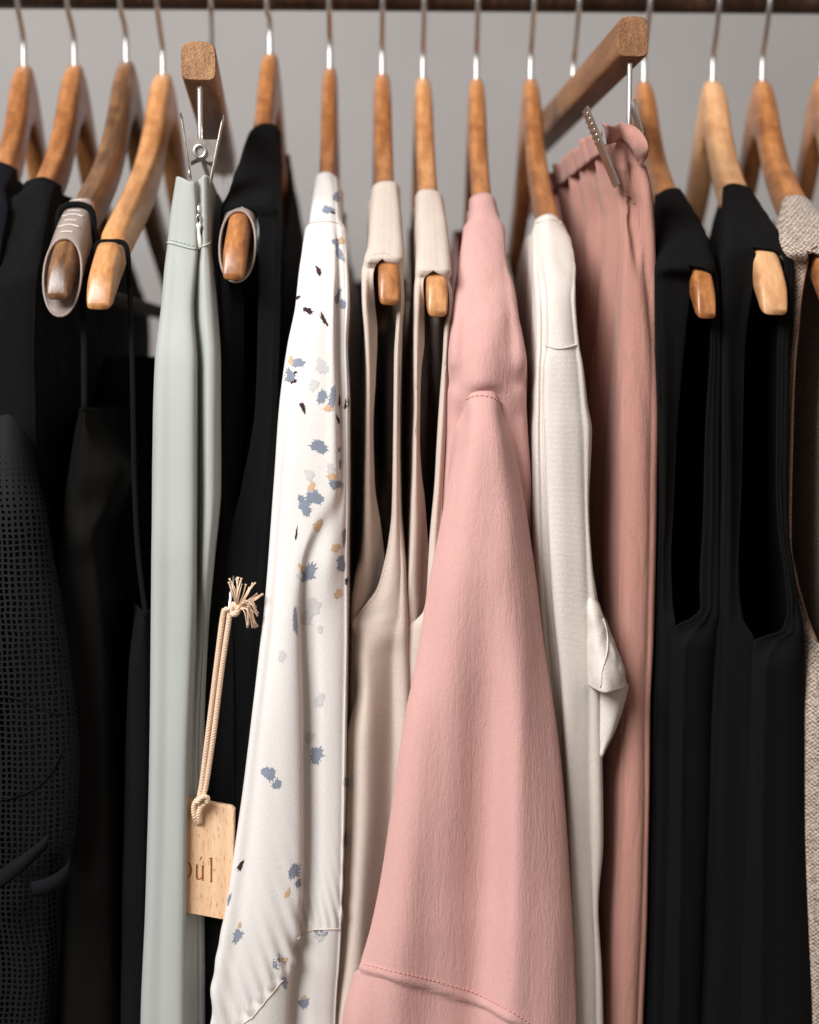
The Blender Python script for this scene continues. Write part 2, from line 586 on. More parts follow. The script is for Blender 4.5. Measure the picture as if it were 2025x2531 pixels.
GH = 'wooden shoulder hangers on the rail'
hanger('h1', 'coat_hanger', (60, 160), (-100, 760), 0.0155, m_maple2,
       'honey wood hanger at the far left edge of the rail', GH)
hanger('h2', 'coat_hanger', (185, 158), (8, 760), 0.0155, m_maple2,
       'honey wood hanger inside the black mesh top', GH, yt=-.205)
hanger('h3', 'coat_hanger', (313, 150), (142, 748), 0.0150, m_walnut,
       'dark walnut hanger with clear grip and thin black strap', GH, bar=m_dowel)
hanger('h4', 'coat_hanger', (403, 180), (243, 772), 0.0165, m_maple,
       'notched pale wood hanger with bare rounded end beside the sage trousers', GH, notch=True)
hanger('h6', 'coat_hanger', (668, 130), (576, 698), 0.0140, m_maple2,
       'honey wood hanger with clear silicone grip in black knit dress', GH)
hanger('h7', 'coat_hanger', (816, 165), (797, 730), 0.0120, m_maple2,
       'slim honey wood hanger inside the floral blouse', GH, yt=-.205)
hanger('h8', 'coat_hanger', (945, 180), (963, 760), 0.0135, m_maple2,
       'wooden hanger with square blunt end in the left beige tank top', GH)
hanger('h9', 'coat_hanger', (1046, 190), (1082, 790), 0.0135, m_maple,
       'pale wood hanger with small dark chip in the right beige tank top', GH)
hanger('h10', 'coat_hanger', (1178, 192), (1212, 760), 0.0130, m_maple2,
       'honey wood hanger inside the pink blouse', GH, yt=-.205)
hanger('h11', 'coat_hanger', (1312, 192), (1392, 770), 0.0130, m_maple2,
       'honey wood hanger inside the white knit top', GH, yt=-.205)
hanger('h13', 'coat_hanger', (1592, 198), (1748, 795), 0.0130, m_maple2,
       'honey wood hanger with glossy end in the black tank beside pink trousers', GH)
hanger('h14', 'coat_hanger', (1762, 198), (1917, 785), 0.0172, m_beech,
       'pale beech hanger with wide rounded end in black tank beside the tweed', GH)
hanger('h15', 'coat_hanger', (1884, 196), (2062, 770), 0.0150, m_maple2,
       'honey wood hanger under the oatmeal tweed garment', GH)
hanger('h16', 'coat_hanger', (2032, 188), (2215, 760), 0.0150, m_maple2,
       'wooden hanger cut off by the right edge of the picture', GH)

def arm_span(key, py):
    ts = ARM[key]['tops']
    a = [q[0] for q in ts]
    c, w = float(np.interp(py, a, [q[2] for q in ts])), float(np.interp(py, a, [q[3] for q in ts]))
    return c - w, c + w

def armY(key, py):
    ts = ARM[key]['tops']
    return float(np.interp(py, [a[0] for a in ts], [a[1] for a in ts]))

# points on a hanger arm: t along it, sideways and upward offsets
def arm_pt(key, t, side, dz):
    A = ARM[key]
    d = float(pchip(TS, DS[:, None], np.array([t]))[0, 0])*A['drop']*0.93
    return A['N'] + A['u']*(A['L']*t) + A['sd']*side + Vector((0, 0, -d + dz))

# clear silicone grips near the tips: a ribbed flap over the arm with a loop round its end
def grip(key, t0, t1, ribs):
    A = ARM[key]
    root = A['root']
    rows = []
    m = 30
    nr_ = 14
    for j in range(nr_ + 1):
        q = j/nr_
        row = []
        for k in range(m):
            th = 2*math.pi*k/m
            c, s_ = math.cos(th), math.sin(th)
            ex = 0.5 + 0.42*q
            cx = math.copysign(abs(c)**ex, c)
            sz = math.copysign(abs(s_)**ex, s_)
            low = (1 - sz)/2
            tt = min(t0 + (t1 - t0)*q + 0.075*q*low, 0.985)
            w = A['thick']/2 + 0.0014 + 0.0030*q
            hgt = 0.0315 + 0.001*q
            row.append(arm_pt(key, tt, cx*w, 0.0022 - hgt/2 + sz*hgt/2))
        rows.append(row)
    v = [p for r in rows for p in r]
    M1 = m
    f = [(i*M1 + k, i*M1 + (k+1) % m, (i+1)*M1 + (k+1) % m, (i+1)*M1 + k) for i in range(nr_) for k in range(m)]
    g = mesh_obj('silicone_grip', v, f, m_sil, root)
    md = g.modifiers.new('thick', 'SOLIDIFY')
    md.thickness = 0.0010
    md.offset = 0
    for i_, q in enumerate(ribs):
        t = t0 + (t1 - t0)*q
        hw_ = A['thick']*(0.46 if i_ % 2 else 0.26)
        v, f = tube(catmull([arm_pt(key, t, -hw_, .0016 if i_ % 2 else .0021), arm_pt(key, t - .004*(i_ % 2), 0, .0024), arm_pt(key, t, hw_, .0016 if i_ % 2 else .0021)], 5), 0.00055, 6)
        mesh_obj('grip_rib', v, f, m_silrib, g)
    v, f = tube(rows[-1] + [rows[-1][0]], 0.0008, 8, cap=False)
    mesh_obj('grip_rim', v, f, m_sil, g)
grip('h3', 0.70, 0.90, (0.08, 0.22, 0.40, 0.52, 0.64, 0.76, 0.88))
grip('h6', 0.72, 0.86, (0.30, 0.45, 0.60, 0.75, 0.9))

# clip hangers
def clip_hanger(key, hook_px, front, size, label, lean, clips, loop_py):
    """square wooden bar square to the rail, a wire under each end and a sprung clip on it"""
    YB = -0.20
    C = P(front[0], front[1], YB)
    Nx = X_at(hook_px[0], 0.0, C.z)
    N = Vector((Nx, 0, C.z + size[1]/2))
    u = Vector((C.x - N.x, YB, 0)).normalized()
    L = math.hypot(C.x - N.x, YB)
    sd = Vector((-u.y, u.x, 0))
    if sd.x < 0:
        sd = -sd
    root = empty('clip_hanger', N, label, 'clip hanger', 'wooden clip hangers on the rail')
    w, h = size
    prof = []
    m = 32
    for k in range(m):
        th = 2*math.pi*k/m
        c, s_ = math.cos(th), math.sin(th)
        x = math.copysign(abs(c)**0.38, c)*w/2
        z = math.copysign(abs(s_)**0.38, s_)*h/2
        if z > 0:
            z += (1 - (x/(w/2))**2)*h*0.07 - h*0.03
        prof.append((x, z))
    rings = []
    for (t, k) in [(1, .93), (.996, .985), (.988, 1), (.7, 1), (.35, 1), (0, 1), (-.35, 1), (-.7, 1), (-.988, 1), (-.996, .985), (-1, .93)]:
        ctr = Vector((N.x, N.y, C.z)) + u*L*t
        rings.append([ctr + sd*x*k + Vector((0, 0, z*k)) for (x, z) in prof])
    v = [p for r in rings for p in r]
    f = [(i*m + k, i*m + (k+1) % m, (i+1)*m + (k+1) % m, (i+1)*m + k) for i in range(len(rings)-1) for k in range(m)]
    for ring_, rev in ((rings[0], False), (rings[-1], True)):
        k0 = len(v)
        v += ring_
        q_ = tuple(range(k0, k0 + m))
        f.append(q_[::-1] if rev else q_)
    o = mesh_obj('wooden_bar', v, f, m_bar, root)
    v, f = tube(hook_path(N, u), 0.0022, 12)
    mesh_obj('hook', v, f, m_steel, root)
    zl = P(front[0], loop_py, YB).z
    c0 = Vector((N.x, N.y, 0))
    a = c0 + u*L*0.955
    b = c0 - u*L*0.955
    wp = catmull([(a.x, a.y, C.z - h*0.45), (a.x, a.y, (C.z + zl)/2), (a.x, a.y, zl + 0.004),
                  (a.x - u.x*0.006, a.y - u.y*0.006, zl), (a.x - u.x*0.05, a.y - u.y*0.05, zl - 0.001), (c0.x, c0.y, zl - 0.001),
                  (b.x + u.x*0.05, b.y + u.y*0.05, zl - 0.001), (b.x + u.x*0.006, b.y + u.y*0.006, zl), (b.x, b.y, zl + 0.004),
                  (b.x, b.y, (C.z + zl)/2), (b.x, b.y, C.z - h*0.45)], 5)
    v, f = tube(wp, 0.0017, 10)
    mesh_obj('wire_rod', v, f, m_steel, root)
    if clips:
        for end in (1, -1):
            base = c0 + u*L*(0.955*end) + Vector((0, 0, zl))
            build_clip(root, base, lean, u*end)
    return root, N, u, sd, C, zl

def build_clip(root, base, lean, fw):
    """clip with two sprung plates; local x across, z up, fw forward"""
    ca, sa = math.cos(lean), math.sin(lean)
    ax = Vector((ca, 0, -sa))
    az = Vector((sa, 0, ca))
    def L3(x, z, y=0):
        return base + ax*x + az*z + fw*y
    c = mesh_obj('clip', *plate(L3, (-0.0118, 0.0225), (-0.0066, -0.0165), 0.0008, 0.0165), m_dull, root)
    mesh_obj('clip_plate', *plate(L3, (0.0150, 0.0215), (0.0052, -0.0240), 0.0008, 0.0165), m_dull, c)
    # side webs that carry the pivot
    for y in (0.0075, -0.0075):
        mb = MB()
        pts = [(-0.0086, 0.0060), (0.0112, 0.0060), (0.0086, -0.0075), (0.0052, -0.0080), (0.0010, -0.0050), (-0.0030, -0.0062), (-0.0066, -0.0080)]
        v = [L3(x, z, y + 0.0004) for x, z in pts] + [L3(x, z, y - 0.0004) for x, z in pts]
        k = len(pts)
        mb.add(v, [tuple(range(k)), tuple(range(2*k-1, k-1, -1))] + [(i, (i+1) % k, k + (i+1) % k, k + i) for i in range(k)])
        mb.build('clip_web', m_dull, c, smooth=False)
    ring = [L3(0.0035*math.cos(t*math.pi/10), -0.0015 + 0.0038*math.sin(t*math.pi/10), 0.0092) for t in range(21)]
    v, f = tube(ring, 0.0009, 8, cap=False)
    mesh_obj('clip_spring', v, f, m_steel, c)

def plate(L3, top, bot, th, wd):
    v, f = [], []
    n = 10
    for i in range(n + 1):
        t = i/n
        x = top[0] + (bot[0] - top[0])*t
        z = top[1] + (bot[1] - top[1])*t
        hw_ = wd/2*(1 - 0.12*abs(t - .5))
        for (dx, dy) in ((-th/2, -hw_), (th/2, -hw_), (th/2, hw_), (-th/2, hw_)):
            v.append(L3(x + dx, z, dy))
    for i in range(n):
        for k in range(4):
            f.append((i*4 + k, i*4 + (k+1) % 4, (i+1)*4 + (k+1) % 4, (i+1)*4 + k))
    f += [(0, 1, 2, 3), (n*4 + 3, n*4 + 2, n*4 + 1, n*4)]
    return v, f

CH1 = clip_hanger('c1', (528, 0), (491, 152), (0.0222, 0.0238), 'clip hanger with square bar end holding the sage trousers', 0.0, True, 368)
CH2 = clip_hanger('c2', (1417, 0), (1566, 92), (0.0200, 0.0250), 'clip hanger with long worn bar holding the pink trousers', -0.42, False, 330)

# ------------------------------------------------------------------ cloth lofting
def grid(mb, rows, slot=None, hw=0.011, key=None, tails='LR', per=7, dv=0.0022, wr=(0.0, 40, 6), seed=0, mirror=True,
         uvs=1.0, extra=None, hwmax=.0175, nsad=0, share=None, arch=.0042):
    """cloth from horizontal slices.  row = (py, Yf, yb, [(px, dY) ...]); Yf None follows the hanger arm.
    tails run from the outer points back to (slot -/+ hw, yb)"""
    secs, zs = [], []
    if rows[-1][0] >= 2500:
        l_ = rows[-1]
        rows = list(rows) + [(l_[0] + 620,) + tuple(l_[1:])]
    for r in rows:
        py, Yf, yb, pts = r[:4]
        if Yf is None:
            Yf = armY(key, py) - 0.0045
            lo, hi = arm_span(key, py)
            lo, hi = lo - 5, hi + 5
            n_ = len(pts)
            pts = [(min(px, lo + (3 if 0 < i else -3)), dy) if (i == 0 or (i == 1 and n_ > 3 and 'L' in tails)) and 'L' in tails else
                   (max(px, hi - (3 if i < n_ - 1 else -3)), dy) if (i == n_ - 1 or (i == n_ - 2 and n_ > 3 and 'R' in tails)) and 'R' in tails else (px, dy)
                   for i, (px, dy) in enumerate(pts)]
        pm = pts[-1 if tails == 'L' else 0][0] if nsad else sum(p[0] for p in pts)/len(pts)
        Z = P(pm, py, Yf).z
        sec = [(X_at(px, Yf + dy, Z), Yf + dy) for px, dy in pts]
        w_ = min(1, max(0, (py - 640)/420))
        hr = hw + (max(hw, hwmax) - hw)*w_*w_*(3 - 2*w_)
        if 'L' in tails:
            a = sec[0]
            e = (slot - hr, max(yb, a[1] + 0.006))
            t = [(a[0] + (e[0] - a[0])*q**0.8, a[1] + (e[1] - a[1])*q) for q in (1, .66, .33)]
            sec = t + sec
        if 'R' in tails:
            a = sec[-1]
            e = (slot + hr, max(yb, a[1] + 0.006))
            t = [(a[0] + (e[0] - a[0])*q**0.8, a[1] + (e[1] - a[1])*q) for q in (.33, .66, 1)]
            sec = sec + t
        secs.append(np.array(catmull(sec, per)))
        zs.append(Z)
    n = len(secs[0])
    A = np.array([s.ravel() for s in secs])
    zz = -np.array(zs)
    assert all(np.diff(zz) > 0), ('row order', key, [r[0] for r in rows])
    if nsad:                                      # the shoulder rows get a fixed count so two halves can meet
        ns = 44
        zi = np.concatenate([np.linspace(zz[0], zz[nsad - 1], ns), np.linspace(zz[nsad - 1], zz[-1], max(8, int((zz[-1] - zz[nsad - 1])/dv)))[1:]])
        nv = len(zi)
    else:
        nv = max(8, int((zz[-1] - zz[0])/dv))
        zi = np.linspace(zz[0], zz[-1], nv)
    G = pchip(zz, A, zi).reshape(nv, n, 2)
    pos = np.zeros((nv, n, 3))
    pos[:, :, 0] = G[:, :, 0]
    pos[:, :, 1] = G[:, :, 1]
    pos[:, :, 2] = -zi[:, None]
    # wrinkles along the normal
    du = np.gradient(pos, axis=1)
    dz = np.gradient(pos, axis=0)
    nr = np.cross(du, dz)
    nr /= np.linalg.norm(nr, axis=2, keepdims=True) + 1e-12
    if wr[0] > 0:
        D = np.zeros((nv, n))
        for i in range(nv):
            for j in range(n):
                p = pos[i, j]
                D[i, j] = noise.noise((p[0]*wr[1] + seed*7.1, p[1]*wr[1], p[2]*wr[2])) \
                    + 0.5*noise.noise((p[0]*wr[1]*2.7 + 3, p[1]*wr[1]*2.7 + seed, p[2]*wr[2]*2.4))
        pos += nr*(D*wr[0])[:, :, None]
    if extra:
        pos = extra(pos, nr)
    if arch and key:
        c0 = ARM[key]['thick']/2 + .003
        ztop = pos[0, :, 2].max()
        for i in range(nv):
            dzt = ztop - pos[i, 0, 2]
            if dzt > .03:
                break
            w_ = (1 - dzt/.03)**2
            jf = int(np.argmin(pos[i, :, 1]))
            xc = pos[i, jf, 0]
            for j in range(n):
                if pos[i, j, 1] < pos[i, jf, 1] + .02:
                    rel = min(1.5, abs(pos[i, j, 0] - xc)/c0)
                else:
                    rel = 1.5
                pos[i, j, 2] -= arch*w_*rel*rel
    if share is not None:
        if 'mid' in share:
            pos[:44, 0] = share['mid']
        else:
            share['mid'] = pos[:44, -1].copy()
    idx = lambda i, j: i*n + j
    faces = [(idx(i, j), idx(i+1, j), idx(i+1, j+1), idx(i, j+1)) for i in range(nv-1) for j in range(n-1)]
    # cloth coordinates: length along the slice, height
    du_l = np.linalg.norm(np.diff(pos, axis=1), axis=2)
    sl = np.concatenate([np.zeros((nv, 1)), np.cumsum(du_l, axis=1)], axis=1)
    sl = sl - sl[:, n//2:n//2+1]
    UV = np.stack([sl*uvs, pos[:, :, 2]*uvs], axis=2).reshape(-1, 2)
    V = pos.reshape(-1, 3)
    mb.add(V, faces, UV)
    if mirror:
        V2 = V.copy()
        V2[:, 1] *= -1
        mb.add(V2, [q[::-1] for q in faces], UV)

def mirror_part(o):
    """the far-side twin of a sleeve"""
    me = o.data.copy()
    for v_ in me.vertices:
        v_.co.y = -v_.co.y
    me.flip_normals()
    c_ = o.copy()
    c_.data = me
    COL.objects.link(c_)
    return c_

def thicken(o, t=0.0011, off=0):
    md = o.modifiers.new('thickness', 'SOLIDIFY')
    md.thickness = t
    md.offset = off
    return o

def world_bvh(o):
    me = o.data
    off = parent_loc(o.parent) if o.parent else Vector((0, 0, 0))
    return BVHTree.FromPolygons([v.co + off for v in me.vertices], [p.vertices for p in me.polygons])

def onto(bvh, px, py, lift=0.0006):
    d = (CR*((px - W0/2)/F0) + CU*((H0/2 - py)/F0) + CF).normalized()
    loc, nrm, i, dist = bvh.ray_cast(CAM, d)
    if loc is None:
        return None
    if nrm.dot(d) > 0:
        nrm = -nrm
    return loc + nrm*lift

def seam(o, pts, r, mat, name='seam', per=6, stitch=None, lift=None):
    """thread or piping laid on a cloth along the picture points pts"""
    bv = world_bvh(o)
    path = [onto(bv, p[0], p[1], (lift if lift is not None else r*0.6) + 0.0006) for p in catmull(pts, per)]
    path = [p for p in path if p is not None]
    if len(path) < 3:
        return None
    mb = MB()
    if stitch:
        out, acc = [path[0]], 0
        # resample evenly and draw dashes
        tot = sum((b - a).length for a, b in zip(path, path[1:]))
        nst = max(2, int(tot/stitch))
        cum = [0]
        for a, b in zip(path, path[1:]):
            cum.append(cum[-1] + (b - a).length)
        def at(s_):
            for i in range(len(path)-1):
                if cum[i+1] >= s_:
                    k = (s_ - cum[i])/max(1e-9, cum[i+1] - cum[i])
                    return path[i].lerp(path[i+1], k)
            return path[-1]
        for i in range(nst):
            a, b = at((i + .12)*tot/nst), at((i + .75)*tot/nst)
            mb.add(*tube([a, a.lerp(b, .5), b], r, 5))
    else:
        mb.add(*tube(path, r, 6))
    return mb.build(name, mat, o)

def slotx(px, py=190):
    return P(px, py, 0.0).x

GG = 'garments hanging on the rail'
def garment(name, px, label, cat, group=None):
    return empty(name, (slotx(px), 0, RAIL_Z - 0.1), label, cat, group)
#GARMENTS
# ------------------------------------------------------------------ garments
def rws(ys, yfs, ybs, table, dys):
    """pack rows: one px tuple per row with shared depth offsets (or per-row tuples of (px, dY))"""
    out = []
    for i, y in enumerate(ys):
        pts = [p if isinstance(p, tuple) else (p, d) for p, d in zip(table[i], dys)]
        out.append((y, yfs[i] if isinstance(yfs, (list, tuple)) else yfs, ybs[i] if isinstance(ybs, (list, tuple)) else ybs, pts))
    return out

# --- navy garment at the far left edge
g = garment('navy_top', 60, 'dark navy garment just showing at the left edge, beside black mesh top', 'top', GG)
mb = MB()
grid(mb, rws([400, 460, 520, 700, 1200, 2560], [None, None, None, -.215, -.22, -.22], [-.06, -.03, 0, 0, 0, 0],
     [(-45, -35, -20, 0, 8), (-80, -65, -30, 8, 20), (-110, -90, -40, 10, 22), (-130, -100, -50, -10, 0),
      (-140, -110, -60, -25, -15), (-150, -110, -60, -30, -20)], (.012, .002, 0, .002, .012)),
     slot=slotx(60), key='h1', wr=(.001, 40, 6), seed=1)
thicken(mb.build('body', m_navy, g))

# --- black mesh top
g = garment('mesh_top', 185, 'black knitted top with open mesh sleeve and cuff at far left', 'top', GG)
mb = MB()
grid(mb, rws([438, 500, 600, 720, 900, 1040, 1200, 1800, 2560],
     [None, None, None, -.22, -.225, -.225, -.205, -.20, -.20], [-.07, -.04, 0, 0, 0, 0, 0, 0, 0],
     [(62, 70, 90, 108, 117), (18, 35, 78, 117, 130), (-32, 0, 50, 98, 112), (-62, -20, 30, 80, 96),
      (-75, -20, 25, 76, 96), (-80, -20, 20, 76, 100), (-80, -20, 20, 80, 120), (-80, -10, 30, 110, 140), (-80, -10, 30, 90, 130)],
     (.013, .002, 0, .002, .013)), slot=slotx(185), key='h2', wr=(.0012, 60, 25), seed=2)
thicken(mb.build('body', m_bknit, g))
mb = MB()
grid(mb, rws([860, 1000, 1090, 1162, 1260, 1422, 1617, 1854, 2059, 2150],
     [-.214, -.2235, -.231, -.237, -.243, -.247, -.25, -.25, -.248, -.245], [-.17, -.19, -.19, -.19, -.19, -.19, -.2, -.2, -.2, -.2],
     [(-80, -30, 15, 50, 70), (-80, -30, 15, 52, 78), (-85, -30, 15, 55, 84), (-90, -30, 15, 60, 90), (-95, -30, 20, 80, 114), (-100, -30, 30, 105, 141),
      (-105, -30, 40, 130, 173), (-105, -30, 50, 152, 196), (-100, -30, 50, 148, 189), (-95, -30, 50, 140, 176)],
     (.016, .004, 0, .004, .016)), slot=P(10, 1500, -.2).x, hw=.02, wr=(.0012, 30, 8), seed=3, uvs=268, mirror=False)
sl = mb.build('sleeve', m_mesh, g, uv=True)
mirror_part(sl)
mb = MB()
grid(mb, rws([2150, 2250, 2400, 2560], -.228, -.17,
     [(-90, -30, 40, 120, 157), (-90, -25, 35, 115, 153), (-90, -20, 50, 110, 146), (-90, -30, 40, 105, 138)],
     (.012, .003, 0, .003, .014)), slot=P(10, 1500, -.2).x, hw=.02, wr=(.002, 45, 5), seed=4, uvs=268, mirror=False)
mirror_part(mb.build('mesh_hem', m_mesh, g, uv=True))
def ribbon(up, lo, name, mat, parent, t=.0012, bulge=.002):
    a_, b_ = catmull([P(*q) for q in up], 8), catmull([P(*q) for q in lo], 8)
    n_ = len(a_)
    v = [a*(1 - k/6) + b*(k/6) + np.array([0, -bulge*math.sin(k/6*math.pi), 0]) for k in range(7) for a, b in zip(a_, b_)]
    f = [(k*n_ + j, k*n_ + j + 1, (k+1)*n_ + j + 1, (k+1)*n_ + j) for k in range(6) for j in range(n_ - 1)]
    return thicken(mesh_obj(name, v, f, mat, parent), t)
ribbon([(-80, 2205, -.254), (0, 2150, -.256), (60, 2110, -.257), (122, 2062, -.252)], [(-80, 2255, -.255), (0, 2196, -.258), (60, 2150, -.258), (120, 2092, -.252)],
       'cuff_band', m_rib, g)
ribbon([(172, 2122, -.246), (162, 2140, -.250), (140, 2158, -.254), (110, 2172, -.256), (78, 2180, -.254)],
       [(177, 2140, -.245), (172, 2165, -.250), (150, 2192, -.254), (118, 2208, -.256), (84, 2214, -.254)], 'cuff_band', m_rib, g)
seam(sl, [(0, 1722), (50, 1728), (100, 1752), (150, 1765)], 0.0004, m_rib, 'sleeve_seam', lift=.0002)
seam(sl, [(0, 1978), (40, 1968), (90, 1945), (128, 1905), (150, 1860)], 0.0004, m_rib, 'sleeve_seam', lift=.0002)

# --- black slip dress on the walnut hanger
g = garment('slip_dress', 313, 'dark brown black satin slip dress hung by thin strap over walnut hanger', 'dress', GG)
w3 = ARM['h3']['thick']/2 + .0045
path = [arm_pt('h3', .765, -w3 + .001, -.040), arm_pt('h3', .768, -w3, -.014), arm_pt('h3', .77, -w3*.82, .0015), arm_pt('h3', .77, 0, .0052),
        arm_pt('h3', .77, w3*.82, .0020), arm_pt('h3', .772, w3, -.010), arm_pt('h3', .775, w3 + .0005, -.03)] + [P(x, y, Y) for x, y, Y in [(206, 720, -.192), (208, 850, -.205), (209, 1015, -.215)]]
v, f = tube(catmull(path, 7), 0.0021, 10, flat=((0, 1, 0), 0.6))
mesh_obj('shoulder_strap', v, f, m_black, g)
mb = MB()
grid(mb, rws([1010, 1060, 1110, 1169, 1250, 1334, 1400, 1500, 1700, 2560], -.215, [-.1, -.06, -.03, 0, 0, 0, 0, 0, 0, 0],
     [(203, 208, 213), (190, 212, 236), (180, 222, 270), (172, 235, 312), (162, (228, .004), 285), (155, (215, -.002), 248), (152, (220, .002), 250),
      (150, 225, 268), (150, 230, 285), (150, 235, 300)], (.012, 0, .014)), slot=slotx(313), wr=(.0016, 45, 14), seed=5)
thicken(mb.build('body', m_satin, g))

# --- second slip dress, strap in the notch
g = garment('slip_dress', 403, 'black slip dress whose strap hangs from the notched pale hanger', 'dress', GG)
w4 = ARM['h4']['thick']/2 + .002
path = [arm_pt('h4', .83, -w4, -.034), arm_pt('h4', .83, -w4, -.012), arm_pt('h4', .83, -w4*.8, -.0052), arm_pt('h4', .83, 0, -.0042),
        arm_pt('h4', .83, w4*.8, -.0052), arm_pt('h4', .832, w4 + .0008, -.013), arm_pt('h4', .835, w4 + .0015, -.032)] + [P(x, y, Y) for x, y, Y in [
        (322, 740, -.20), (326, 850, -.205), (329, 1000, -.21), (333, 1200, -.212), (343, 1380, -.214), (362, 1530, -.216)]]
v, f = tube(catmull(path, 7), 0.0017, 10, flat=((0, 1, 0), 0.6))
mesh_obj('shoulder_strap', v, f, m_black, g)
mb = MB()
grid(mb, rws([1515, 1560, 1650, 2000, 2560], -.216, [-.1, -.05, 0, 0, 0],
     [(352, 361, 370), (335, 356, 376), (322, 352, 380), (310, 348, 378), (300, 342, 372)], (.012, 0, .014)),
     slot=slotx(403), wr=(.0012, 40, 8), seed=6)
grid(mb, rws([880, 960, 1100, 1400, 2560], [-.06, -.08, -.1, -.13, -.14], [-.03, 0, 0, 0, 0],
     [(262, 275, 290), (240, 280, 325), (225, 285, 350), (215, 290, 365), (205, 290, 370)], (.012, 0, .012)),
     slot=slotx(403), wr=(.0012, 40, 8), seed=7)
thicken(mb.build('body', m_black, g))

# --- sage trousers
g = empty('sage_trousers', (CH1[1].x, 0, CH1[5]), 'pale sage green trousers with side zip clipped by the waistband', 'trousers', GG)
SAGE_Y = [-.205, -.207, -.21, -.214, -.22, -.234, -.245, -.25, -.25, -.252, -.252, -.252]
D = (.012, .001, -.001, .006, .002, .014)
def sage_top(pos, nr):
    # the waistband's upper edge dips between its two ends
    top = pos[0, :, 2].max()
    for i in range(min(60, pos.shape[0])):
        w = max(0, 1 - i/45.0)
        for j in range(pos.shape[1]):
            y = pos[i, j, 1]
            if y < -0.185:
                px = proj(Vector(pos[i, j]))[0]
                pos[i, j, 2] += w*(-0.0042*math.exp(-((px - 474)/22)**2) + 0.001*math.exp(-((px - 507)/9)**2))
    return pos
mb = MB()
grid(mb, rws([433, 520, 600, 660, 750, 900, 1200, 1400, 1600, 1900, 2250, 2560], SAGE_Y, 0,
     [(437, 453, 478, 491, 505, 519), (424, 446, 482, 491, 506, 521), (416, 442, 482, 491, 507, 521), (409, 440, 478, 486, 508, 527),
      (402, 435, 472, (481, .010), 510, (535, .016)), (385, 428, 478, (490, .014), (518, .004), (542, .018)),
      (377, 426, 478, (490, .016), (516, .005), (540, .018)), (375, 424, 477, (489, .016), (506, .007), (524, .018)),
      (374, 420, 471, (483, .016), (499, .016), (512, .026)), (371, 415, 459, (469, .016), (487, .019), (502, .028)),
      (363, 407, 453, (464, .014), (485, .019), (503, .028)), (351, 400, 450, (462, .014), (485, .019), (505, .028))], D),
     slot=CH1[1].x, hw=.012, wr=(.0009, 30, 3.5), seed=8, extra=sage_top, per=8)
sage = thicken(mb.build('trouser_legs', m_sage, g))
seam(sage, [(418, 592), (440, 598), (465, 605), (482, 609)], 0.00035, m_seam_s, 'waistband_stitching', stitch=0.0026)
seam(sage, [(417, 600), (440, 606), (465, 613), (483, 617)], 0.0006, m_seam_s, 'waistband_seam')
seam(sage, [(500, 612), (512, 604), (520, 594)], 0.0005, m_seam_s, 'waistband_seam')
bv = world_bvh(sage)
zp = [onto(bv, 489 + 0.3*math.sin(y), y, .0005) for y in range(456, 540, 4)]
zp = [p for p in zp if p]
mb = MB()
for a in zp:
    mb.add(*tube([a + Vector((-.0016, 0, 0)), a, a + Vector((.0016, 0, 0))], 0.0004, 6))
mb.build('zip_teeth', m_zip, g)
q = onto(bv, 489, 528, .0015) or P(489, 528, -.212)
mb = MB()
mb.add(*tube([q + Vector((0, -.0012, .006)), q + Vector((0, -.0018, .003)), q + Vector((0, -.0018, -.002)), q + Vector((0, -.0012, -.004))],
             [.0012, .0021, .0020, .0012], 10))
zs = mb.build('zip_slider', m_steel, g)
ring = [q + Vector((.0012*math.sin(t*math.pi/8), -.0055, -.0045 - .0030*math.cos(t*math.pi/8) )) for t in range(17)]
mesh_obj('zip_ring', *tube(ring, .00045, 6, cap=False), m_steel, zs)
pz = [q + Vector((0.0002, -.0062, -.0072 - .0158*k/10)) for k in range(11)]
mesh_obj('zip_pull', *tube(pz, [.0016, .0018, .0012, .0010, .0012, .0016, .0019, .0020, .0019, .0016, .0009], 10, flat=((0, 1, 0), .5)), m_zip, zs)

def halves(sad, L, R):
    """split shoulder rows down the middle and run each half on into its panel"""
    def ins(p, i):
        a, b = p[i], p[i+1]
        return p[:i+1] + [(a[0]*.4 + b[0]*.6, a[1]*.4 + b[1]*.6)] + p[i+1:]
    Lo = [(py, Yf, yb, [p[0], p[1], (p[1][0]*.45 + p[2][0]*.55, p[2][1] + .0002), p[2]]) for (py, Yf, yb, p) in sad]
    l_, r_ = sad[-1], None
    pc = l_[3][2][0]
    il, ir = L[1][3][2][0], R[1][3][0][0]
    yh = l_[0] + 4
    q = l_[3]
    Lo.append((yh, None, l_[2], [q[0], q[1], (q[1][0]*.5 + (pc + il)/2*.5, q[2][1]), ((pc + il)/2 , q[2][1])]))
    Lo += [(py, Yf, yb, ins(list(p), 1)) for (py, Yf, yb, p) in L[1:]]
    Ro = [(py, Yf, yb, [p[2], (p[2][0]*.55 + p[3][0]*.45, p[2][1] + .0002), p[3], p[4]]) for (py, Yf, yb, p) in sad]
    Ro.append((yh, None, l_[2], [((pc + ir)/2, q[2][1]), ((pc + ir)/2*.5 + q[3][0]*.5, q[2][1]), q[3], q[4]]))
    Ro += [(py, Yf, yb, list(p) if len(p) == 4 else ins(list(p), 0)) for (py, Yf, yb, p) in R[1:]]
    return Lo, Ro

def weld(o):
    bm = bmesh.new()
    bm.from_mesh(o.data)
    bmesh.ops.remove_doubles(bm, verts=bm.verts, dist=1e-5)
    bm.to_mesh(o.data)
    bm.free()
    return o

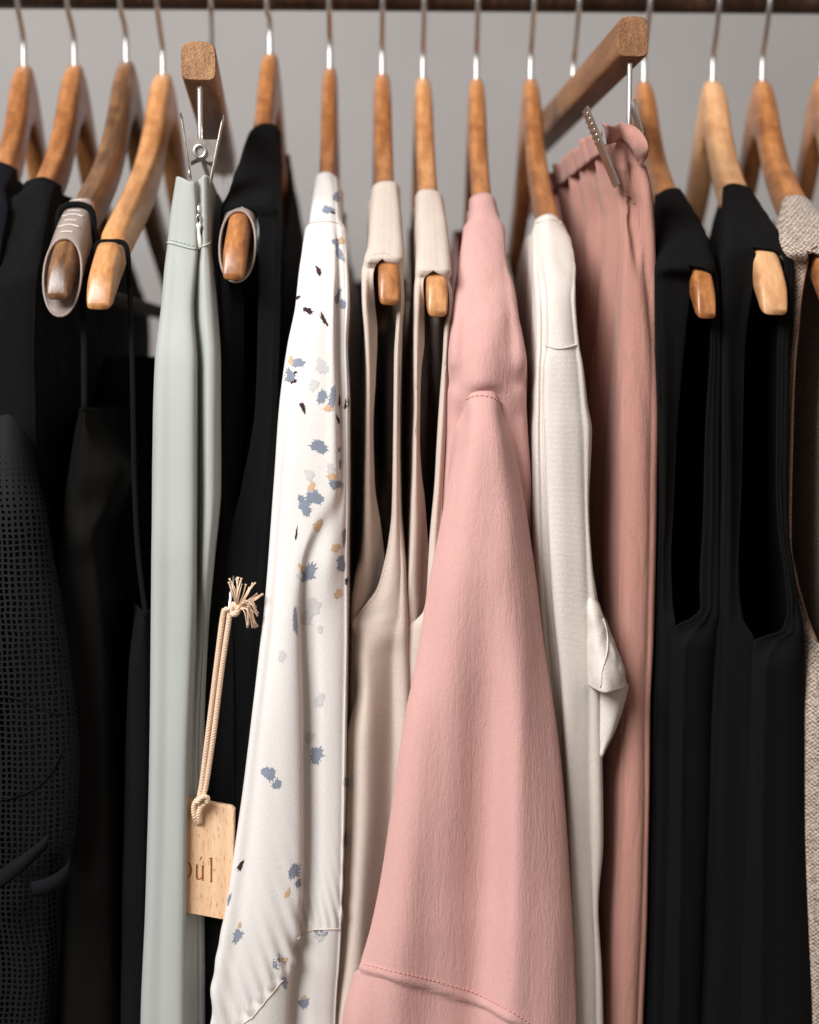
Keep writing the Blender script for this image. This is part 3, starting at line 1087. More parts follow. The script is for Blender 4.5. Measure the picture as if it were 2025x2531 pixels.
# --- black knit dress
g = garment('knit_dress', 668, 'sleeveless black ribbed knit dress with the wooden tag pinned on', 'dress', GG)
mb = MB()
S5 = (.014, .0015, -.001, .0015, .014)
SADK = rws([308, 330, 380, 440, 485, 510], None, [-.075, -.07, -.06, -.05, -.03, -.02],
     [(630, 641, 660, 679, 686), (620, 634, 657, 682, 690), (607, 622, 650, 682, 692), (588, 605, 642, 681, 693),
      (562, 585, 622, 676, 692), (550, 568, 598, 668, 691)], S5)
LK = [0] + rws([530, 600, 800, 1000, 1200, 1330, 1500, 1700, 2000, 2560],
     [-.19, -.2, -.208, -.213, -.218, -.222, -.226, -.228, -.228, -.228], [-.02, 0, 0, 0, 0, 0, 0, 0, 0, 0],
     [(549, 555, 566), (549, 555, (590, .02)), (549, 556, (603, .016)), (551, 558, (600, .016)), (549, 556, (590, .01)),
      (540, 548, 574), (497, 515, 576), (484, 510, 578), (484, 510, 580), (490, 515, 582)], (.014, .004, .0))
RK = [0] + rws([530, 600, 800, 1000, 1200, 1330, 1500, 2560],
     [-.19, -.2, -.208, -.213, -.218, -.222, -.226, -.228], [-.02, 0, 0, 0, 0, 0, 0, 0],
     [(636, 680, 691), (642, 684, 691), (638, 680, 689), (632, 674, 684), (598, 660, 678), (571, 640, 668), (571, 630, 660), (578, 620, 650)],
     (0, .004, .014))
LK, RK = halves(SADK, LK, RK)
sh = {}
grid(mb, LK, slot=slotx(668), key='h6', tails='L', wr=(.0008, 40, 6), seed=10, nsad=6, share=sh)
grid(mb, RK, slot=slotx(668), key='h6', tails='R', wr=(.0008, 40, 6), seed=10, nsad=6, share=sh)
knit = thicken(weld(mb.build('body', m_bknit, g)), .0016)

# --- floral blouse
g = garment('floral_blouse', 816, 'ivory chiffon blouse with scattered blue, tan and plum floral print', 'blouse', GG)
BD = (.014, .003, 0, 0, .001, .003, .005, .014)
BY = [None, None, None, None, None, -.228, -.236, -.245, -.252, -.257, -.26, -.262, -.262, -.262, -.26, -.258, -.256]
ys = [425, 490, 545, 562, 640, 750, 850, 1000, 1200, 1400, 1550, 1800, 2050, 2250, 2400, 2480, 2580]
tb = [(783, 790, 800, 812, 818, 824, 832, 837), (778, 788, 800, 815, 822, 828, 834, 839), (768, 780, 798, 815, 822, 829, 837, 843),
      (756, 770, 795, 815, 824, 832, 845, 851), (745, 760, 788, 815, 828, (833, .006), (850, .007), (857, .016)),
      (732, 752, 785, 812, 827, (834, .010), (852, .009), (863, .018)), (713, 738, 775, 808, 826, (834, .010), (850, .009), (858, .018)),
      (692, 720, 765, 805, 829, (838, .010), (853, .010), (863, .018)), (679, 706, 755, 800, 830, (842, .008), (855, .010), (864, .02)),
      (663, 690, 718, 744, (760, .004), (815, .003), (850, .010), (860, .02)),
      (650, 678, 710, (738, .003), (747, .012), (800, .009), (850, .012), (860, .022)),
      (621, 650, 700, (743, .004), (752, .017), (800, .012), (845, .014), (857, .024)),
      (590, 625, 690, (743, .004), (752, .017), (800, .012), (842, .014), (853, .024)),
      (560, 600, 670, (738, .004), (748, .016), (795, .012), (838, .014), (848, .024)),
      (535, 580, 655, (718, .004), (728, .016), (785, .012), (832, .014), (842, .024)),
      (525, 575, 645, (708, .004), (720, .015), (780, .012), (826, .014), (836, .024)),
      (527, 575, 640, (704, .004), (716, .015), (778, .012), (822, .014), (832, .024))]
def gathers(pos, nr):
    # small pleats running up from the two cuff seams
    for i in range(pos.shape[0]):
        for j in range(pos.shape[1]):
            p = pos[i, j]
            if p[1] > -0.2:
                continue
            px, py = proj(Vector(p))
            if px < 742:
                sy = 2440 + (683 - px)*1.15
                k = math.exp(-max(0, sy - py)/95)*min(1, (sy - py)/22) if py < sy else 0
                a = 0.0030
                fr = 0.24
            else:
                sy = 2297
                k = math.exp(-max(0, sy - py)/70)*min(1, (sy - py)/18) if py < sy else 0
                a = 0.0013
                fr = 0.30
            pos[i, j] += nr[i, j]*(a*k*math.sin((px - 0.25*(py - sy))*fr))
    return pos
mb = MB()
grid(mb, rws(ys, BY, [-.07, -.05, -.03, -.03, 0] + [0]*12, tb, BD), slot=slotx(816), key='h7', wr=(.0011, 34, 5), seed=12, per=8, extra=gathers)
blouse = thicken(mb.build('sleeve', m_white, g), .0006)
seam(blouse, [(757, 556), (780, 551), (810, 549), (836, 554), (851, 562)], .0003, m_seam_w, 'collar_seam')
seam(blouse, [(600, 2531), (625, 2512), (655, 2475), (683, 2441), (700, 2420)], .0003, m_seam_w, 'cuff_seam')
seam(blouse, [(734, 2319), (750, 2309), (773, 2298), (800, 2296), (842, 2295)], .0003, m_seam_w, 'cuff_seam')
bv = world_bvh(blouse)
def splat(cx, cy, w, h, mat, rot=0.0, spikes=13, jag=0.32, bvh=bv, parent=blouse):
    rnd = random.Random(int(cx*31 + cy*17))
    plum = mat is m_plum
    nn = 44
    sp = [0.0]*nn
    k = 0
    while k < nn:                                     # uneven bristles round the edge
        sp[k] = rnd.uniform(.15, 1.0)*(0.62 if plum else 0.38)
        k += rnd.choice((2, 3, 3, 4, 5))
    ph = [rnd.uniform(0, 6.28) for _ in range(3)]
    one = rnd.uniform(0, 6.28)
    rad = []
    for k in range(nn):
        th = 2*math.pi*k/nn
        base = (0.62 if plum else 0.80) + 0.16*math.sin(2*th + ph[0]) + 0.10*math.sin(3*th + ph[1]) + 0.06*math.sin(5*th + ph[2])
        side = 0.35 + 0.65*max(0, math.cos(th - one)) if plum else 1.0
        rad.append(base + sp[k]*side - (0.12*rnd.random() if sp[k] == 0 else 0))
    v, f, ok = [], [], True
    c = onto(bvh, cx, cy, .0005)
    if c is None:
        return
    v.append(c)
    cr, sr = math.cos(rot), math.sin(rot)
    for lv in (0.5, 1.0):
        for k in range(nn):
            th = 2*math.pi*k/nn
            r = rad[k] if lv == 1 else 0.5*0.8
            x, y = w/2*r*math.cos(th), h/2*r*math.sin(th)
            p = onto(bvh, cx + x*cr - y*sr, cy + x*sr + y*cr, .0005)
            if p is None or (p - c).length > 0.02:
                d = v[1 + k] if lv == 1 and len(v) > 1 + k else c
                p = d
            v.append(p)
    for k in range(nn):
        k2 = (k + 1) % nn
        f.append((0, 1 + k, 1 + k2))
        f.append((1 + k, 1 + nn + k, 1 + nn + k2, 1 + k2))
    mesh_obj('print_flower', v, f, mat, parent)
B_, T_, K_, F_ = m_blue, m_tan, m_plum, m_pale
marks = [(831, 488, 22, 26, B_, .4), (811, 520, 44, 18, B_, .15), (823, 527, 12, 8, K_, .3),
         (830, 600, 22, 22, B_, 0), (839, 628, 18, 50, B_, -.3), (843, 596, 14, 24, T_, -.3),
         (788, 671, 14, 30, K_, -.6), (835, 734, 18, 46, B_, .1), (848, 752, 14, 36, B_, -.2), (738, 736, 8, 14, K_, .3),
         (762, 768, 26, 20, K_, .2), (801, 791, 14, 36, K_, -.5), (738, 897, 28, 32, B_, 0), (716, 929, 26, 46, B_, 0),
         (720, 892, 18, 22, T_, 0), (726, 942, 16, 18, K_, .4), (731, 921, 10, 8, K_, 0), (795, 906, 36, 44, F_, 0), (776, 952, 30, 30, F_, 0),
         (796, 981, 32, 34, B_, 0), (821, 985, 20, 60, B_, .1), (812, 1009, 24, 22, T_, .2), (749, 1006, 16, 28, K_, -.2),
         (839, 992, 9, 34, K_, .1), (856, 999, 14, 30, K_, .1), (834, 1037, 8, 24, K_, -.2), (789, 1104, 46, 42, B_, 0),
         (838, 1111, 8, 16, B_, 0), (840, 1147, 9, 24, B_, 0), (817, 1159, 24, 30, F_, 0), (820, 1178, 30, 18, T_, .2), (828, 1197, 32, 30, B_, .6),
         (765, 1174, 24, 36, F_, 0), (770, 1204, 22, 24, T_, 0), (778, 1230, 44, 48, B_, 0), (755, 1254, 36, 44, B_, .2), (744, 1232, 16, 26, B_, 0),
         (785, 1298, 18, 44, T_, .7), (733, 1320, 7, 32, K_, .1), (850, 1326, 12, 50, B_, 0), (830, 1353, 26, 22, T_, .2), (843, 1393, 30, 42, B_, .2),
         (761, 1417, 42, 56, B_, .5), (743, 1402, 12, 24, T_, -.2), (856, 1437, 6, 28, K_, 0), (835, 1467, 22, 28, T_, 0), (776, 1490, 36, 30, F_, 0),
         (773, 1508, 38, 44, F_, .4), (756, 1534, 32, 24, F_, 0), (792, 1555, 18, 20, F_, 0), (729, 1535, 14, 66, B_, 0), (698, 1621, 22, 30, F_, 0),
         (791, 1730, 30, 36, F_, .5), (766, 1822, 30, 30, F_, 0), (783, 1866, 42, 44, B_, .2), (665, 1911, 36, 46, B_, 0), (685, 1938, 28, 26, B_, .2),
         (853, 1934, 8, 34, B_, 0), (851, 2077, 10, 40, B_, 0), (595, 2139, 16, 28, K_, .6), (728, 2152, 32, 48, B_, 0), (738, 2182, 18, 28, B_, 0),
         (710, 2207, 12, 30, T_, .3), (588, 2312, 30, 36, B_, .6), (593, 2286, 9, 22, T_, .3), (568, 2222, 7, 34, B_, .2),
         (684, 2378, 24, 36, B_, .2), (702, 2372, 14, 22, T_, 1.0), (703, 2428, 14, 42, B_, 0), (752, 2479, 26, 34, B_, .1), (752, 2464, 16, 12, T_, 0),
         (793, 2305, 34, 22, B_, .1), (792, 2312, 30, 30, F_, .1)]
for m_ in marks:
    if m_[4] is m_plum:
        m_ = (m_[0], m_[1], m_[2]*1.3, m_[3]*1.25) + tuple(m_[4:])
    splat(*m_)

# --- beige tank tops
def tank(px, key, label, sad, L, R, mat, slot_hw=.0105, seeds=(20, 21, 22), name='tank_top', wr=.0007, thread=None, cat='tank top', hwmax=.0175):
    g = garment(name, px, label, cat, GG)
    mb = MB()
    sx_ = slotx(px)
    L, R = halves(sad, L, R)
    sh = {}
    grid(mb, L, slot=sx_, hw=slot_hw, key=key, tails='L', wr=(wr, 34, 5), seed=seeds[1], nsad=len(sad), share=sh, hwmax=hwmax)
    grid(mb, R, slot=sx_, hw=slot_hw, key=key, tails='R', wr=(wr, 34, 5), seed=seeds[1], nsad=len(sad), share=sh, hwmax=hwmax)
    o = thicken(weld(mb.build('body', mat, g)), .0013)
    return g, o

y0 = armY('h8', 640) - .003
g, o = tank(945, 'h8', 'beige crepe tank top beside the floral blouse', rws([450, 520, 600, 640], None, [-.07, -.06, -.04, -.03],
     [(926, 934, 957, 978, 985), (919, 928, 955, 982, 988), (913, 922, 952, 982, 990), (902, 912, 945, 984, 991)], S5),
     rws([638, 655, 680, 740, 820, 932, 1065, 1200, 1300, 1380, 1430, 1500, 1600, 2000, 2560],
         [y0, -.21, -.213, -.216, -.218, -.22, -.22, -.222, -.224, -.224, -.224, -.224, -.224, -.224, -.224],
         [-.06, -.05, -.04, -.02] + [0]*11,
         [(902, 907, 945), (898, 903, 930), (896, 901, 923), (897, 902, (925, .010)), (903, 908, (931, .014)), (908, 912, (927, .014)), (907, 911, (920, .012)),
          (905, 910, (923, .012)), (903, 910, (938, .014)), (897, 908, (948, .016)), (882, 900, (953, .018)), (871, 893, (953, .02)), (867, 890, (953, .02)),
          (861, 885, (953, .02)), (848, 880, (953, .02))], (.012, .002, .001)),
     rws([638, 655, 676, 698, 749, 800, 880, 1000, 1100, 1262, 1343, 1401, 1459, 1490, 1522, 1545, 1575, 1625, 1700, 1826, 2000, 2152, 2302, 2560],
         [y0, -.21, -.213, -.214, -.216, -.217, -.218, -.219, -.22, -.222, -.224, -.226, -.228, -.229, -.23, -.231, -.232, -.233, -.234] + [-.236]*5,
         [-.06, -.05, -.04, -.03, -.02] + [0]*19,
         [(945, 975, 985, 991), (960, 980, 988, 992), (969, 983, 990, 994), (979, 988, 992, 995), (983, 990, 994, 997), (981, 986, 990, 993),
          (976, 982, 986, 990), (975, 980, 983, 986), (974, 979, 982, 985), (971, 978, 983, 988), (962, 975, 986, 995), (950, 970, 988, 1001),
          (932, 962, 986, 1004), (909, 950, 984, 1006), (884, 940, 982, 1007), (870, (915, -.002), 975, 1008), (881, (912, -.003), 970, 1009),
          (878, (908, -.004), (965, .006), 1010), (882, (910, -.005), (965, .008), 1012), (860, (905, -.006), (965, .010), 1012),
          (857, (902, -.006), (962, .010), 1010), (851, (895, -.006), (955, .010), 1005), (841, (885, -.006), (945, .010), 1000), (818, (868, -.006), (930, .010), 985)],
         (.003, .0, .003, .012)), m_beige)
seam(o, [(965, 1346), (953, 1404), (935, 1463), (911, 1496), (886, 1528)], .00025, m_seam_b, 'armhole_stitching', stitch=.0022)
seam(o, [(915, 636), (935, 629), (958, 630), (976, 640)], .00025, m_seam_b, 'shoulder_stitching', stitch=.0022)
seam(o, [(906, 1100), (905, 1262), (899, 1370)], .0003, m_seam_b, 'strap_stitching', stitch=.0024)

y0 = armY('h9', 668) - .003
g, o = tank(1046, 'h9', 'beige crepe tank top beside the pink blouse', rws([470, 560, 640, 670], None, [-.07, -.05, -.03, -.03],
     [(1033, 1040, 1058, 1076, 1083), (1031, 1040, 1065, 1086, 1092), (1030, 1040, 1070, 1092, 1099), (1030, 1038, 1072, 1096, 1103)], S5),
     rws([668, 682, 700, 754, 843, 910, 1000, 1088, 1170, 1239, 1309, 1378, 1440, 1500, 2560],
         [y0, -.212, -.214, -.216, -.218, -.219, -.22, -.22, -.22, -.221, -.222, -.222, -.222, -.222, -.222], [-.05, -.04, -.03, -.02] + [0]*11,
         [(1031, 1035, 1072), (1030, 1034, 1052), (1028, 1033, 1047), (1026, 1031, (1046, .008)), (1026, 1030, (1046, .014)), (1026, 1029, (1039, .012)),
          (1027, 1030, (1036, .012)), (1024, 1028, (1035, .012)), (1022, 1027, (1039, .012)), (1019, 1026, (1047, .014)), (1016, 1026, (1052, .016)),
          (1012, 1024, (1058, .018)), (1006, 1022, (1062, .02)), (1002, 1022, (1066, .02)), (985, 1010, (1060, .02))], (.012, .002, .001)),
     rws([668, 685, 713, 745, 776, 798, 887, 1000, 1100, 1193, 1332, 1390, 1471, 1513, 1534, 1552, 1600, 1800, 2560],
         [y0, -.212, -.214, -.216, -.217, -.217, -.218, -.219, -.22, -.22, -.221, -.222, -.223, -.223, -.224, -.224, -.225, -.226, -.226],
         [-.05, -.04, -.03, -.02] + [0]*15,
         [(1072, 1090, 1098, 1104), (1094, 1101, 1105, 1109), (1103, 1109, 1112, 1115), (1108, 1112, 1114, 1117), (1108, 1112, 1114, 1117), (1101, 1107, 1111, 1115),
          (1096, 1101, 1104, 1108), (1088, 1095, 1099, 1104), (1082, 1089, 1094, 1099), (1077, 1084, 1089, 1095), (1065, 1074, 1082, 1092), (1062, 1072, 1081, 1092),
          (1057, 1069, 1080, 1092), (1049, 1065, 1079, 1092), (1031, 1058, 1078, 1092), (1008, 1045, 1075, 1092), (1000, 1040, 1072, 1092), (994, 1035, 1068, 1088),
          (965, 1010, 1045, 1070)], (.003, .0, .003, .012)), m_beige, seeds=(23, 24, 25))

# --- pink blouse
g = garment('pink_blouse', 1178, 'pink crepe blouse with a wide sleeve and stitched hem', 'blouse', GG)
mb = MB()
def pink_folds(pos, nr):
    # soft diagonal drags over the shoulder, as the cloth turns to the sleeve
    for i in range(pos.shape[0]):
        for j in range(pos.shape[1]):
            p = pos[i, j]
            if p[1] > -0.12:
                continue
            px, py = proj(Vector(p))
            k = max(0, 1 - abs(py - 860)/180)
            pos[i, j] += nr[i, j]*(0.0013*k*math.sin((px - 1150)*0.055 + (py - 700)*0.012))
    return pos
grid(mb, rws([475, 535, 556, 640, 700, 790, 890, 945, 972, 1040, 1200, 1500, 2560], [None, None, None, None, None, -.228, -.235, -.2370, -.2325, -.229, -.228, -.227, -.227],
     [-.075, -.06, -.05, -.02] + [0]*9,
     [(1177, 1184, 1199, 1214, 1221), (1161, 1173, 1198, 1221, 1231), (1149, 1166, 1200, 1232, 1246), (1137, 1157, 1198, 1238, 1251), (1128, 1152, 1200, 1246, 1266),
      (1121, 1150, 1205, 1255, 1285), (1110, 1150, 1208, 1262, 1297), ((1107, .026), (1150, .005), 1204, (1258, .007), (1299, .026)), ((1105, .018), (1150, .002), (1200, .001), (1262, .003), (1300, .018)), (1103, 1150, 1208, 1268, 1303), (1095, 1150, 1215, 1280, 1311),
      (1085, 1150, 1215, 1280, 1312), (1085, 1150, 1215, 1280, 1312)], (.016, .003, 0, .004, .016)),
     slot=slotx(1178), key='h10', wr=(.0012, 45, 9), seed=30, extra=pink_folds)
pbody = thicken(mb.build('body', m_pink, g), .0009)
mb = MB()
PY = [-.230, -.2355, -.2435, -.254, -.259, -.263, -.266, -.268, -.27, -.272, -.273, -.274, -.274, -.274]
def pink_sl(pos, nr):
    for i in range(pos.shape[0]):
        for j in range(pos.shape[1]):
            p = pos[i, j]
            px, py = proj(Vector(p))
            k = min(1, max(0, (py - 1000)/700))
            c = 1210 - (py - 1800)*0.03
            pos[i, j] += nr[i, j]*(0.0010*k*math.sin((px - c)*0.05 + 2.2))
            if py < 1060:                                # the cap is set in on a curve
                pos[i, j, 2] -= 0.0028*(1 - max(0, py - 955)/105)*min(1.5, abs(px - 1196)/45)**2
            # the part below the hem fold sits a little behind it
            fold = np.interp(px, [880, 895, 1017, 1135, 1214, 1265, 1420], [2400, 2405, 2438, 2472, 2503, 2531, 2620])
            q = min(1, max(0, (py - fold + 7)/7.0))
            band = min(1, max(0, (py - fold + 27)/8.0))
            out_ = 1 if nr[i, j, 1] < 0 else -1
            pos[i, j] += nr[i, j]*out_*(0.0007*band - 0.0026*q*q*(3 - 2*q))
    return pos
grid(mb, rws([952, 972, 1010, 1100, 1206, 1315, 1450, 1650, 1801, 2026, 2202, 2327, 2402, 2570], PY, [y_ + .045 for y_ in PY],
     [(1146, 1164, 1195, 1226, 1244), (1145, 1164, 1195, 1226, 1244), (1149, 1168, 1197, 1226, 1244), (1137, 1163, 1200, 1238, 1264), (1111, 1148, 1200, 1250, 1285),
      (1089, 1138, 1200, 1262, 1306), (1061, 1115, 1193, 1268, 1327), (1031, 1090, (1205, .005), (1285, .001), 1352), (1001, 1065, (1208, .010), (1290, .0), 1370),
      (966, 1040, (1205, .014), (1288, -.001), 1391), (936, 1015, (1198, .016), (1286, -.001), 1405), (911, 995, (1190, .016), (1284, -.001), 1414),
      (893, 980, (1184, .016), (1282, -.001), 1418), (860, 955, (1168, .016), (1275, -.001), 1424)], (.016, .003, 0, .003, .018)),
     slot=P(1200, 1600, -.24).x, hw=.022, wr=(.0011, 30, 5), seed=31, per=10, dv=.0018, extra=pink_sl, mirror=False)
psl = thicken(mb.build('sleeve', m_pink, g), .0009)
mirror_part(psl)
seam(psl, [(899, 2383), (980, 2402), (1056, 2419), (1120, 2437), (1175, 2454), (1225, 2478), (1265, 2500), (1310, 2531)], .0003, m_seam_p, 'hem_stitching', stitch=.0030)
seam(psl, [(1152, 990), (1170, 982), (1197, 980), (1224, 988), (1242, 1002)], .0004, m_seam_p, 'armhole_stitching', stitch=.0028)

# --- white knit top
g = garment('white_top', 1312, 'white slub knit top with a short sleeve poking out to the right', 'top', GG)
mb = MB()
WD = (.018, .012, .008, .001, 0, .004, .014)
grid(mb, rws([530, 580, 640, 750, 850, 905, 1000, 1065, 1235, 1400, 1500, 1700, 1880, 2100, 2252, 2400, 2570],
     [None, None, None, -.222, -.23, -.233, -.236, -.238, -.24] + [-.242]*8, [-.07, -.05, -.02] + [0]*14,
     [((1329, .013), (1335, .006), (1341, .003), 1348, 1358, 1372, 1381), ((1318, .016), (1326, .009), (1336, .004), 1346, 1364, 1390, 1403),
      (1317, (1328, .011), (1342, .005), 1352, 1374, 1404, 1417), (1325, 1340, 1352, 1358, 1385, 1410, 1421), (1326, 1342, 1353, 1358, 1390, 1418, 1429),
      (1323, 1338, (1345, .011), (1349, .001), 1390, 1425, 1438), (1322, 1336, (1344, .011), 1349, 1392, 1432, 1448), (1320, 1336, (1346, .011), 1351, 1393, 1437, 1458),
      (1320, 1340, (1352, .011), 1357, 1396, 1441, 1452), (1324, 1345, (1360, .011), 1365, 1400, 1446, 1462), (1330, 1350, (1366, .011), 1372, 1405, 1450, 1474),
      (1345, 1365, (1385, .011), 1392, 1415, 1452, 1480), (1360, 1380, (1396, .009), 1402, 1420, 1453, 1486), (1375, 1395, 1405, 1410, 1430, 1457, 1487),
      (1385, 1400, 1410, 1415, 1435, 1462, 1474), (1395, 1408, 1416, 1420, 1440, 1468, 1481), (1400, 1412, 1420, 1424, 1445, 1470, 1485)], WD),
     slot=slotx(1312), key='h11', wr=(.0012, 42, 4), seed=32, per=8)
wt = thicken(mb.build('body', m_linen, g), .0012)
seam(wt, [(1355, 855), (1375, 862), (1400, 860), (1424, 853)], .0008, m_linen, 'shoulder_seam', lift=.0004)
seam(wt, [(1331, 552), (1350, 546), (1372, 547), (1388, 556)], .0009, m_linen, 'neck_binding', lift=.0003)
mb = MB()
grid(mb, rws([1462, 1525, 1576, 1632, 1671, 1702], -.247, -.20,
     [(1446, (1452, .014), (1460, .016), (1466, .022)), (1446, (1464, .004), (1482, .006), (1491, .014)), (1446, (1472, 0), (1500, .004), 1512), (1446, (1480, -.006), (1516, -.002), 1531), (1446, (1486, -.009), (1527, -.003), 1545),
      (1446, (1490, -.009), (1535, -.002), 1553)], (.016, -.001, .001, .012)), slot=P(1460, 1600, -.2).x, hw=.012, tails='', wr=(.0019, 55, 45), seed=33, mirror=False, dv=.001)
cuff = thicken(mb.build('sleeve_cuff', m_linen, g), .0012)
mb = MB()
grid(mb, rws([1700, 1725, 1771, 1817, 1864, 1888], -.240, -.20,
     [(1446, 1490, 1536, 1552), (1446, 1488, 1530, 1547), (1446, 1485, 1520, 1535), (1446, 1480, 1508, 1519), (1446, (1475, .008), 1489, 1496), (1446, (1468, .012), (1480, .010), 1486)],
     (.012, .004, .002, .010)), slot=P(1460, 1600, -.2).x, hw=.012, tails='', wr=(.0008, 40, 14), seed=34, mirror=False, dv=.001)
thicken(mb.build('sleeve_inside', m_linen, g), .001)
seam(cuff, [(1487, 1698), (1489, 1660), (1497, 1620), (1500, 1590), (1496, 1555), (1488, 1530)], .0005, m_linen, 'cuff_seam', lift=.0003)

# --- dusty pink trousers
g = empty('pink_trousers', (CH2[1].x, 0, CH2[5]), 'dusty pink trousers with gathered frilled waist held in a clip', 'trousers', GG)
mb = MB()
def waist(pos, nr):
    for i in range(pos.shape[0]):
        for j in range(pos.shape[1]):
            p = pos[i, j]
            px, py = proj(Vector((p[0], p[1], p[2])))
            ref = 470 + (p[1] + .2)*420
            k = math.exp(-max(0, py - ref)/240) if py > ref - 60 else 0.3
            if p[1] > -.19:
                far = min(1, (p[1] + .19)/.02)
                pos[i, j, 0] += far*(0.0034*math.sin((p[1] + .19)*150 + .8*math.sin(p[2]*9)) + 0.0015*math.sin((p[1] + .19)*390 + 1.1))
            pos[i, j] += nr[i, j]*(0.0030*k*math.sin((p[0]*0.6 + p[1])*430 + 1.2*math.sin(p[2]*25)))
    return pos
grid(mb, rws([345, 420, 480, 520, 600, 750, 940, 1200, 1590, 1776, 2000, 2252, 2570],
     [-.197, -.198, -.2, -.201, -.204, -.209, -.214, -.22, -.224, -.225, -.226, -.226, -.226], 0,
     [(1499, 1508, 1525, 1545, 1562), (1512, 1525, 1545, 1565, 1588), (1528, 1542, (1562, .002), 1580, 1602), (1534, 1546, (1564, .006), 1582, 1608),
      (1534, 1548, (1570, .004), 1590, 1614), (1531, 1548, 1575, 1600, 1619), (1527, 1548, 1575, 1605, 1623), (1519, 1545, 1573, 1602, 1617), (1519, 1542, 1570, 1598, 1613),
      (1522, 1542, 1568, 1592, 1605), (1515, 1540, 1565, 1590, 1602), (1508, 1532, 1558, 1582, 1597), (1500, 1525, 1550, 1572, 1585)],
     (.014, .003, 0, .0025, .013)), slot=CH2[1].x, hw=.013, wr=(.0019, 40, 4), seed=35, per=9, extra=waist)
rose = thicken(mb.build('trouser_legs', m_rose, g), .0011)
top = [(1488, 300, -.212), (1500, 308, -.219), (1516, 311, -.210), (1533, 303, -.1975), (1556, 308, -.1965), (1580, 321, -.204), (1597, 344, -.218), (1603, 370, -.220), (1599, 390, -.210), (1586, 402, -.200)]
bot = [(1500, 357, -.200), (1510, 354, -.201), (1522, 350, -.199), (1532, 346, -.198), (1545, 352, -.198), (1555, 360, -.2), (1563, 371, -.202), (1571, 386, -.201), (1578, 398, -.199), (1582, 409, -.197)]
ta = catmull([P(*q) for q in top], 7)
ba = catmull([P(*q) for q in bot], 7)
mb = MB()
v, f = [], []
n = len(ta)
for k in range(9):
    for a, b in zip(ta, ba):
        w = k/8
        p = a*(1 - w) + b*w
        p = p + np.array([0, -0.0035*math.sin(w*math.pi), 0])
        v.append(p)
f = [(k*n + j, k*n + j + 1, (k+1)*n + j + 1, (k+1)*n + j) for k in range(8) for j in range(n-1)]
thicken(mesh_obj('waist_frill', v, f, m_rose, g), .0009)
# frill along the far side of the waist
x0, x1 = X_at(1499, -.186, P(1499, 345, -.186).z), CH2[1].x - .013
z0 = P(1525, 345, -.197).z
v = []
m_ = 90
for k in range(7):
    w = k/6
    for j in range(m_ + 1):
        s_ = j/m_
        y = -.186 + .366*s_
        xx = x0 + (x1 - x0)*min(1, s_*2)**.8
        amp = .0050*w*(0.35 + 0.8*abs(noise.noise((y*23, 3.3, 0))))*(1 - .4*s_)
        v.append((xx + amp*(math.sin(y*190 + 2*math.sin(y*47)) + .4*math.sin(y*410)) - .002*w - .0035, y, z0 - .007 + .0155*w + .0016*w*math.sin(y*120 + math.sin(y*61))))
f = [(k*(m_+1) + j, k*(m_+1) + j + 1, (k+1)*(m_+1) + j + 1, (k+1)*(m_+1) + j) for k in range(6) for j in range(m_)]
thicken(mesh_obj('waist_frill', v, f, m_rose, g), .0009)
seam(rose, [(1500, 352), (1512, 400), (1526, 440), (1545, 478), (1562, 490), (1570, 505)], .0007, m_rose, 'casing_seam', lift=.0003)
# its clip, leaning
r2 = CH2[0]
def pplate(a, b, dep, th, name, parent, mat):
    A, B = P(*a), P(*b)
    d = (B - A).normalized()
    nx = Vector((d.z, 0, -d.x)).normalized()*th/2
    v, f = [], []
    for t in [i/8 for i in range(9)]:
        c = A.lerp(B, t)
        for (s1, s2) in ((-1, 0), (1, 0), (1, 1), (-1, 1)):
            v.append(c + nx*s1 + Vector((0, dep*s2, 0)))
    for i in range(8):
        for k in range(4):
            f.append((i*4 + k, i*4 + (k+1) % 4, (i+1)*4 + (k+1) % 4, (i+1)*4 + k))
    f += [(0, 1, 2, 3), (35, 34, 33, 32)]
    return mesh_obj(name, v, f, mat, parent, smooth=False)
c = pplate((1452, 262, -.214), (1531, 455, -.213), .017, .0016, 'clip', r2, m_dull)
pplate((1570, 244, -.205), (1590, 330, -.205), .016, .0010, 'clip_plate', c, m_dull)
for k in range(6):
    t = .08 + .07*k
    a = P(1452 + 79*t, 262 + 193*t, -.2125)
    mesh_obj('clip_tooth', *tube([a + Vector((-.0012, .001, 0)), a + Vector((-.0012, .009, 0)), a + Vector((-.0012, .016, 0))], .0007, 6), m_dull, c)
